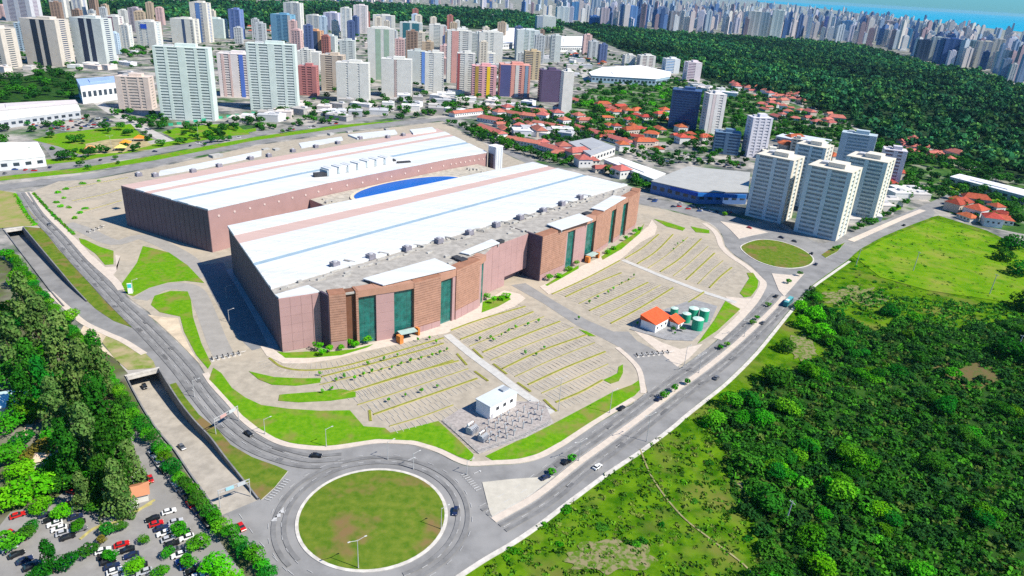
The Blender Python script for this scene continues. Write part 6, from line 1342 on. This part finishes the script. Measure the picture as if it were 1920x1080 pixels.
# distant parked cars on the left lot and the street of the warehouse
tiny = {k: profile_prism(profile_prism(MB(), [(-2.1, .2, 1), (2.1, .2, 1), (2.1, .8, .95), (-2.1, .95, .95)], 1.74), [(-1.7, .9, .9), (1, .9, .9), (.2, 1.45, .74), (-1.3, 1.45, .74)], 1.74, 1).mesh('car', [carm[k], CARGLASS]) for k in carm}
for poly, n, lab, grp in (([(60, 232), (130, 222), (210, 222), (215, 236), (120, 246), (55, 248)], 60, 'tiny car in the crowded lot at the left behind the lawn', 'cars in the far left lot'),
        ([(1215, 372), (1290, 382), (1400, 404), (1395, 412), (1280, 392), (1210, 380)], 16, 'tiny car along the street below the blue fronted store', 'cars along the store street'),
        ([(1195, 285), (1390, 305), (1390, 316), (1280, 306), (1200, 300)], 40, 'tiny car between the small trees behind the grey warehouse', 'cars behind the warehouse'),
        ([(640, 205), (760, 203), (760, 212), (640, 216)], 18, 'tiny car on the town street behind the rear hall', 'cars on the town street'),
        ([(-20, 322), (150, 306), (480, 251), (640, 229), (640, 232), (480, 254), (150, 312), (-20, 330)], 20, 'tiny car on the avenue behind the rear hall', 'cars on the avenue')):
    for (x, y) in scatter(gp(poly), n, 4, VR):
        o = inst(tiny[VR.choice(list(tiny))], 'car', None, (x, y, .12), VR.choice((.2, 1.75, .25))); tag(o, lab, 'car', grp)
# bus
p = G(1478, 566, 1.6); q = G(1490, 554, 1.6); bus = empty('bus', (p.x, p.y, .1), math.atan2(q.y - p.y, q.x - p.x)); tag(bus, 'teal bus on the boulevard beside the bright green bushes', 'bus')
TEAL = mat('bus_teal', (.03, .22, .24), rough=.35)
MB().box((0, 0, 1.75), (11.5, 2.5, 2.7)).build('body', TEAL, bus); MB().box((0, 0, 3.2), (10.8, 2.2, .25)).build('roof', mat('bus_roof', (.10, .34, .36), rough=.4), bus)
MB().box((-2.5, 0, 3.5), (2.4, 1.5, .45)).build('air_conditioner', WHITE, bus)
for sy in (-1.26, 1.26):
    for k in range(7): MB().box((-4.6 + k * 1.5, sy, 2.2), (1.3, .06, 1.0)).build('window', CARGLASS, bus)
MB().box((5.76, 0, 2.1), (.06, 2.2, 1.4)).build('windscreen', CARGLASS, bus)
for sx in (-3.5, 3.6):
    for sy in (-1.1, 1.1): MB().cyl((sx, sy - .14, .5), (sx, sy + .14, .5), .5, .5, 12).build('wheel', TYRE, bus)

# ================================================================== STREET FURNITURE
POLE = mat('pole_grey', (.42, .42, .41), rough=.5, var=.05)
pole_me = MB().cyl((0, 0, 0), (0, 0, .5), .28, .26, 8).cyl((0, 0, .5), (0, 0, 1), .16, .1, 8)
def lamp(x, y, rz, h, arms, label, group=None):
    e = empty('street_lamp', (x, y, .12), rz); tag(e, label, 'lamp', group)
    MB().cyl((0, 0, 0), (0, 0, 1.0), .20, .18, 8).cyl((0, 0, 1.0), (0, 0, h), .14, .09, 8).build('post', POLE, e)
    for s_ in arms:
        MB().cyl((0, 0, h - .3), (s_ * 2.4, 0, h + .3), .09, .07, 6).build('arm', POLE, e); MB().box((s_ * 2.6, 0, h + .28), (.8, .34, .16)).build('lamp_head', paint((.5, .5, .48)), e)
for x, y, h, arms, lab in ((827, 993, 8.7, (1,), 'lamp post inside the right rim of the big roundabout'), (672, 1066, 11, (1, -1), 'double armed lamp post on the lower lawn of the big roundabout'), (1212, 828, 12.5, (1, -1), 'tall lamp post at the outer kerb of the boulevard by the footpath'),
        (612, 838, 8, (1,), 'lamp post on the lawn above the black car'), (497, 815, 7, (1,), 'lamp post on the lawn corner by the left boulevard'), (1047, 771, 16, (1, -1), 'very tall lamp mast at the end of the white walkway'), (1143, 775, 11, (1,), 'lamp post on the kerb lawn left of the gate plaza'),
        (1283, 685, 10, (1,), 'lamp post on the pale gate plaza'), (727, 862, 8, (1,), 'lamp post at the outer kerb above the roundabout'), (775, 880, 7, (1,), 'lamp post on the road apex above the roundabout'), (875, 890, 6, (1,), 'small lamp post at the triangular island'),
        (1085, 865, 9, (1, -1), 'double lamp post on the central reservation near the island'), (1310, 700, 10, (1, -1), 'double lamp post on the central reservation near the plaza'), (1395, 632, 10, (1, -1), 'double lamp post on the central reservation left of the bus'), (430, 605, 7, (1,), 'lamp post in the shaded yard beside the front hall'), (425, 560, 7, (1,), 'second lamp post in the shaded yard beside the front hall'),
        (250, 548, 7, (1,), 'lamp post with white sign at the tip of the lawn on the left'), (365, 745, 8, (1,), 'lamp post on the grass wedge by the ramp wall'), (210, 283, 14, (1, -1), 'tall lamp mast on the left lawn by the orange playground'), (372, 258, 14, (1, -1), 'tall lamp mast on the lawn below the first green slab')):
    p = G(x, y); lamp(p.x, p.y, .6, h, arms, lab, 'street lamps')
for x, y, h, lab in ((1605, 497, 12, 'grey utility pole at the roadside corner of the meadow'), (1712, 508, 14, 'grey utility pole in the middle of the meadow'), (1855, 552, 14, 'grey utility pole at the right of the meadow'), (1472, 983, 10, 'leaning grey utility pole among the scrub trees at the bottom'), (1905, 660, 10, 'grey utility pole at the right edge in the scrub')):
    p = G(x, y); e = empty('utility_pole', (p.x, p.y, 0)); tag(e, lab, 'pole', 'utility poles')
    MB().cyl((0, 0, 0), (.5, 0, h), .28, .16, 8).build('post', POLE, e); MB().box((.48, 0, h - .6), (.18, 2.4, .2), .5).build('cross_arm', POLE, e)
    for s_ in (-1, 0, 1): MB().cyl((.48 - s_ * .45, s_ * .8, h - .5), (.48 - s_ * .45, s_ * .8, h - .2), .08, .05, 6).build('insulator', WHITE, e)
# overhead gantries
def gantry(a, b, label, pc):
    A, B = G(*a), G(*b); d = B - A; L = d.length; e = empty('sign_gantry', (A.x, A.y, 0), math.atan2(d.y, d.x)); tag(e, label, 'gantry')
    for x in (0, L): MB().cyl((x, 0, 0), (x, 0, 7), .16, .14, 8).build('post', POLE, e)
    b_ = MB().box((L / 2, 0, 7.0), (L + .5, .22, .2)).box((L / 2, 0, 5.9), (L + .5, .2, .16))
    for k in range(int(L / 1.5)): b_.box((k * 1.5 + .7, 0, 6.45), (.12, .2, 1.0))
    b_.build('beam', POLE, e)
    MB().box((L * .36, -.3, 6.5), (L * .26, .12, 1.3)).build('sign_panel', paint(pc), e); MB().box((L * .74, -.3, 6.5), (L * .26, .12, 1.3)).build('sign_panel', paint((.45, .47, .47)), e)
gantry((405, 815), (448, 790), 'overhead sign gantry spanning the left boulevard', (.50, .30, .27))
gantry((413, 952), (470, 930), 'overhead sign gantry across the end of the ramp', (.30, .52, .56))
# parking gates
def barrier(x, y, rz, label, group):
    e = empty('parking_barrier', (x, y, .1), rz); tag(e, label, 'barrier', group)
    MB().box((0, 0, .06), (3.4, 1.3, .3)).build('island', KERB, e); MB().box((-.6, 0, .75), (.6, .5, 1.2)).build('ticket_box', DARK, e); MB().box((.7, 0, .7), (.4, .4, 1.1)).build('arm_post', DARK, e)
    MB().box((.7, 1.5, 1.15), (.1, 3.0, .12)).build('arm', WHITE, e)
def gates(a, b, n, label, group):
    A, B = G(*a), G(*b); rz = math.atan2(B.y - A.y, B.x - A.x) - math.pi / 2
    for i in range(n):
        p = A.lerp(B, i / (n - 1)); barrier(p.x, p.y, rz, label, group)
gates((398, 675), (448, 664), 6, 'car park barrier in the row at the left entrance', 'barriers of the left entrance')
gates((1194, 668), (1252, 662), 7, 'car park barrier in the row below the red roofed house', 'barriers of the right gate')
gates((165, 437), (190, 427), 4, 'car park barrier in the short row near the rear hall', 'barriers of the rear entrance')
# ================================================================== SUBSTATION, PLANT, HUTS
pad = slab('substation_pad', [(828, 790), (862, 768), (905, 752), (1020, 755), (1038, 795), (985, 822), (898, 852)], mat('gravel', (.33, .30, .28), var=.2, scale=.8), .12, sm=False)
def wbox(name, px, size, yaw, m, label, cat, h0=.15):
    p = G(*px); e = empty(name, (p.x, p.y, h0), yaw); tag(e, label, cat); return e
e = wbox('switch_house', (930, 768), 0, HA, None, 'small white switch house with three square windows beside the substation yard', 'building')
MB().box((0, 0, 3.2), (16, 8, 6.4)).build('wall', WHITE, e); MB().box((0, 0, 6.6), (16.6, 8.6, .4)).build('roof', paint((.52, .56, .58)), e); MB().box((5.5, 1, 7.2), (3.6, 2.4, .9)).build('roof_hatch', paint((.3, .33, .36)), e)
for k in range(3): w_ = MB().box((-3.5 + k * 4.2, -4.04, 4.0), (1.7, .12, 1.5)).build('window', DARK, e)
MB().box((-6.8, -4.04, 1.4), (1.3, .12, 2.4)).build('door', paint((.4, .4, .42)), e)
TRF = paint((.34, .36, .38)); 
def transformer(px, s, label):
    e = wbox('transformer', px, 0, HA + .1, None, label, 'transformer'); MB().box((0, 0, 1.6 * s), (3.6 * s, 2.2 * s, 2.6 * s)).build('tank', TRF, e)
    for k in range(5): MB().box((-1.5 * s + k * .75 * s, -1.5 * s, 1.5 * s), (.2 * s, .8 * s, 2 * s)).build('radiator_fin', paint((.5, .5, .52)), e)
    MB().cyl((-1.6 * s, .5 * s, 3.6 * s), (1.2 * s, .5 * s, 3.6 * s), .45 * s, .45 * s, 9).build('conservator', WHITE, e)
    for k in range(3): MB().cyl((-1 * s + k * s, 0, 2.9 * s), (-1 * s + k * s, -.3 * s, 4.4 * s), .16 * s, .1 * s, 7).build('bushing', paint((.3, .16, .1)), e)
transformer((884, 812), 1.15, 'large grey transformer at the left corner of the substation yard'); transformer((905, 826), 1.0, 'grey transformer in front of the large one in the substation yard')
SR = random.Random(3)
yard = gp([(905, 800), (950, 782), (1015, 768), (1025, 790), (965, 818), (915, 838)])
for i, (x, y) in enumerate(scatter(yard, 30, 3.0, SR)):
    e = empty('switchgear', (x, y, .14), HA); tag(e, 'small switchgear post with insulators in the gravel yard', 'switchgear', 'switchgear of the yard'); h = SR.uniform(2.2, 3.6)
    MB().box((0, 0, h / 2), (.35, .35, h)).build('post', TRF, e); MB().box((0, 0, h), (1.8, .3, .3)).build('beam', TRF, e)
    for s_ in (-.7, .7): MB().cyl((s_, 0, h), (s_, 0, h + 1), .14, .09, 6).build('insulator', paint((.35, .2, .14)), e)
fence_l = gp([(830, 790), (896, 851), (985, 820), (1036, 794)])
fe = empty('yard_fence', (*fence_l[0], 0)); tag(fe, 'thin grey fence around the substation yard', 'fence')
for a, b in zip(fence_l[:-1], fence_l[1:]):
    a = Vector(a); b = Vector(b); d = b - a
    for k in range(int(d.length / 3)): q = a + d * k / int(d.length / 3); MB().box((q.x - fence_l[0][0], q.y - fence_l[0][1], 1.1), (.12, .12, 2.2)).build('post', POLE, fe)
    for zz in (.5, 1.3, 2.1): c = (a + b) / 2; MB().box((c.x - fence_l[0][0], c.y - fence_l[0][1], zz), (d.length, .05, .08), math.atan2(d.y, d.x)).build('rail', POLE, fe)
# gas and water plant with red roofed house
slab('plant_pad', [(1180, 618), (1225, 588), (1300, 562), (1345, 575), (1330, 610), (1298, 640), (1250, 638)], mat('plant_concrete', (.26, .26, .26), var=.15, scale=.4), .1, sm=False)
def plant_house(px, L, w, h, label):
    p = G(*px); e = empty('plant_house', (p.x, p.y, .1), HA); tag(e, label, 'house'); MB().box((0, 0, h / 2), (L, w, h)).build('wall', WHITE, e)
    x, y = L / 2 + .5, w / 2 + .6; MB().add([(-x, -y, h), (x, -y, h), (x, y, h + 2.6), (-x, y, h + 2.6), (-x, y, h), (x, y, h)], [(0, 1, 2, 3), (0, 3, 4), (1, 5, 2), (3, 2, 5, 4), (0, 4, 5, 1)]).build('roof', mat('bright_red_roof', (.62, .10, .035), var=.12, scale=.6), e)
    for k in range(int(L / 4)): MB().box((-L / 2 + 2.2 + k * 4, -w / 2 - .03, h * .5), (1.4, .12, 1.3)).build('window', GLASS_DARK, e)
plant_house((1228, 612), 15, 9, 5.0, 'plant house with bright red sloping roof near the gate'); plant_house((1268, 612), 6, 5, 3.2, 'small red roofed kiosk beside the green tanks')
GT = mat('tank_green', (.03, .34, .19), var=.08, rough=.45); GT2 = mat('tank_top', (.50, .66, .58), rough=.5)
for x, y, r, h, lab in ((1263, 590, 2.1, 4, 'small green tank behind the plant house'), (1298, 598, 2.8, 6.5, 'green tank in the back row of the plant'), (1318, 602, 2.6, 6.8, 'rightmost tall green tank of the plant'), (1306, 618, 3.0, 6.4, 'front green tank of the plant'), (1285, 604, 2.4, 5.2, 'green tank between the kiosk and the tall tanks')):
    p = G(x, y); e = empty('storage_tank', (p.x, p.y, .1)); tag(e, lab, 'tank', 'green tanks')
    MB().cyl((0, 0, 0), (0, 0, h), r, r, 20).build('shell', GT, e); MB().cyl((0, 0, h), (0, 0, h + .5), r, r * .3, 20).build('roof', GT2, e); MB().box((r + .1, 0, h / 2), (.12, .5, h)).build('ladder', POLE, e)
for x, y in ((1262, 622), (1278, 622)):
    p = G(x, y); tree(p.x, p.y, 1.8, 3.4, VR.choice(CR_MID), LEAF_DARK, 'dark tree in the yard of the plant in front of the kiosk', 'trees in the plant yard')
# huts of the grove
for px, L, w, h, c, lab in (((8, 770), 16, 12, 5, (.55, .72, .70), 'pale turquoise roofed building cut by the left edge in the grove'), ((250, 935), 9, 6, 3, (.46, .20, .10), 'brown roofed hut with yellow kerb beside the car park'), ((85, 868), 7, 5, 3, (.55, .42, .30), 'small tan roofed hut under the trees at the left'), ((88, 655), 8, 6, 3, (.5, .42, .38), 'small grey brown hut roof among the feathery trees')):
    p = G(*px); e = empty('hut', (p.x, p.y, 0), .5); tag(e, lab, 'building'); MB().box((0, 0, h / 2), (L, w, h)).build('wall', WALLS[0], e); house_roof(L, w, h, h + 1.8, .8, .7).build('roof', paint(c), e)
ribbon('painted_kerb', [(150, 1012), (180, 990), (230, 975), (290, 938)], .7, YELLOW, .14)
ribbon('painted_kerb', [(240, 967), (262, 955), (285, 945)], .6, YELLOW, .14)
ribbon('footway', [(40, 830), (58, 790), (62, 750), (75, 700)], 2.5, mat('pink_paving', (.50, .36, .28), var=.15, scale=.5), .1)
# playground and stalls on the left lawn
for x, y, c, lab in ((236, 273, (.75, .28, .02), 'orange tent on the dirt yard at the left, the taller one'), (262, 264, (.70, .20, .02), 'orange red tent near the diagonal street'), (227, 282, (.75, .55, .15), 'yellow tent at the front of the dirt yard'), (170, 284, (.62, .30, .10), 'small orange awning at the left of the dirt yard')):
    p = G(x, y); e = empty('tent', (p.x, p.y, .1), .3); tag(e, lab, 'tent', 'tents on the dirt yard')
    MB().add([(-5, -4, 3), (5, -4, 3), (5, 4, 3), (-5, 4, 3), (0, 0, 6)], [(0, 1, 4), (1, 2, 4), (2, 3, 4), (3, 0, 4), (3, 2, 1, 0)]).build('canopy', paint(c), e)
    for sx in (-4.6, 4.6):
        for sy in (-3.6, 3.6): MB().cyl((sx, sy, 0), (sx, sy, 3), .12, .12, 6).build('pole', POLE, e)
p = G(245, 551); e = empty('totem_sign', (p.x, p.y, .1), .4); tag(e, 'white and turquoise totem sign at the tip of the left lawn', 'sign'); MB().box((0, 0, 3), (2.2, .5, 6)).build('panel', WHITE, e); MB().box((0, -.28, 4.6), (1.9, .06, 2.2)).build('turquoise_panel', paint((.05, .5, .5)), e)
# green boundary wall posts by the first green slab
for i in range(12):
    p = G(305 + i * 15.5, 238 - i * 2.2); e = tag(inst(MB().box((0, 0, 1.3), (4.5, 1.2, 2.6)).box((0, 0, 2.7), (4.8, 1.5, .2)).mesh('bin', paint((.05, .45, .25))), 'green_kiosk', None, (p.x, p.y, 0), .3), 'small green kiosk in the row below the first green slab', 'kiosk', 'green kiosks')

# ================================================================== WHICH ONE: things that share a label and number few are told apart by their place
ORD = 'zero first second third fourth fifth sixth seventh eighth ninth tenth eleventh twelfth thirteenth fourteenth fifteenth sixteenth seventeenth eighteenth nineteenth twentieth'.split()
for k, t in enumerate('first second third fourth fifth sixth seventh eighth ninth'.split()): ORD.append('twenty-' + t)
ORD.append('thirtieth')
bpy.context.view_layer.update()
bylab = {}
for o in bpy.data.objects:
    if o.parent is None and o.get('label') and o.get('category') and not o.get('kind'): bylab.setdefault(o['label'], []).append(o)
for lab, os_ in bylab.items():
    if 2 <= len(os_) <= 30:
        os_.sort(key=lambda o: PX(o.matrix_world.translation)[0])
        for i, o in enumerate(os_): o['label'] = lab + ', ' + (('leftmost' if i == 0 else 'rightmost' if i == len(os_) - 1 else ORD[i + 1] + ' from left'))
# ================================================================== AIR
hz = bpy.data.materials.new('haze_air'); hz.use_nodes = True; N = hz.node_tree.nodes; N.remove(N['Principled BSDF'])
pv = N.new('ShaderNodeVolumePrincipled'); pv.inputs['Color'].default_value = (.35, .78, 1.0, 1); pv.inputs['Density'].default_value = 1.7e-5; pv.inputs['Anisotropy'].default_value = .2
hz.node_tree.links.new(pv.outputs['Volume'], N['Material Output'].inputs['Volume'])
if USE_HAZE:
    o = MB().box((0, 27000, 85), (110000, 70000, 190)).build('haze', hz); tag(o, kind='stuff')
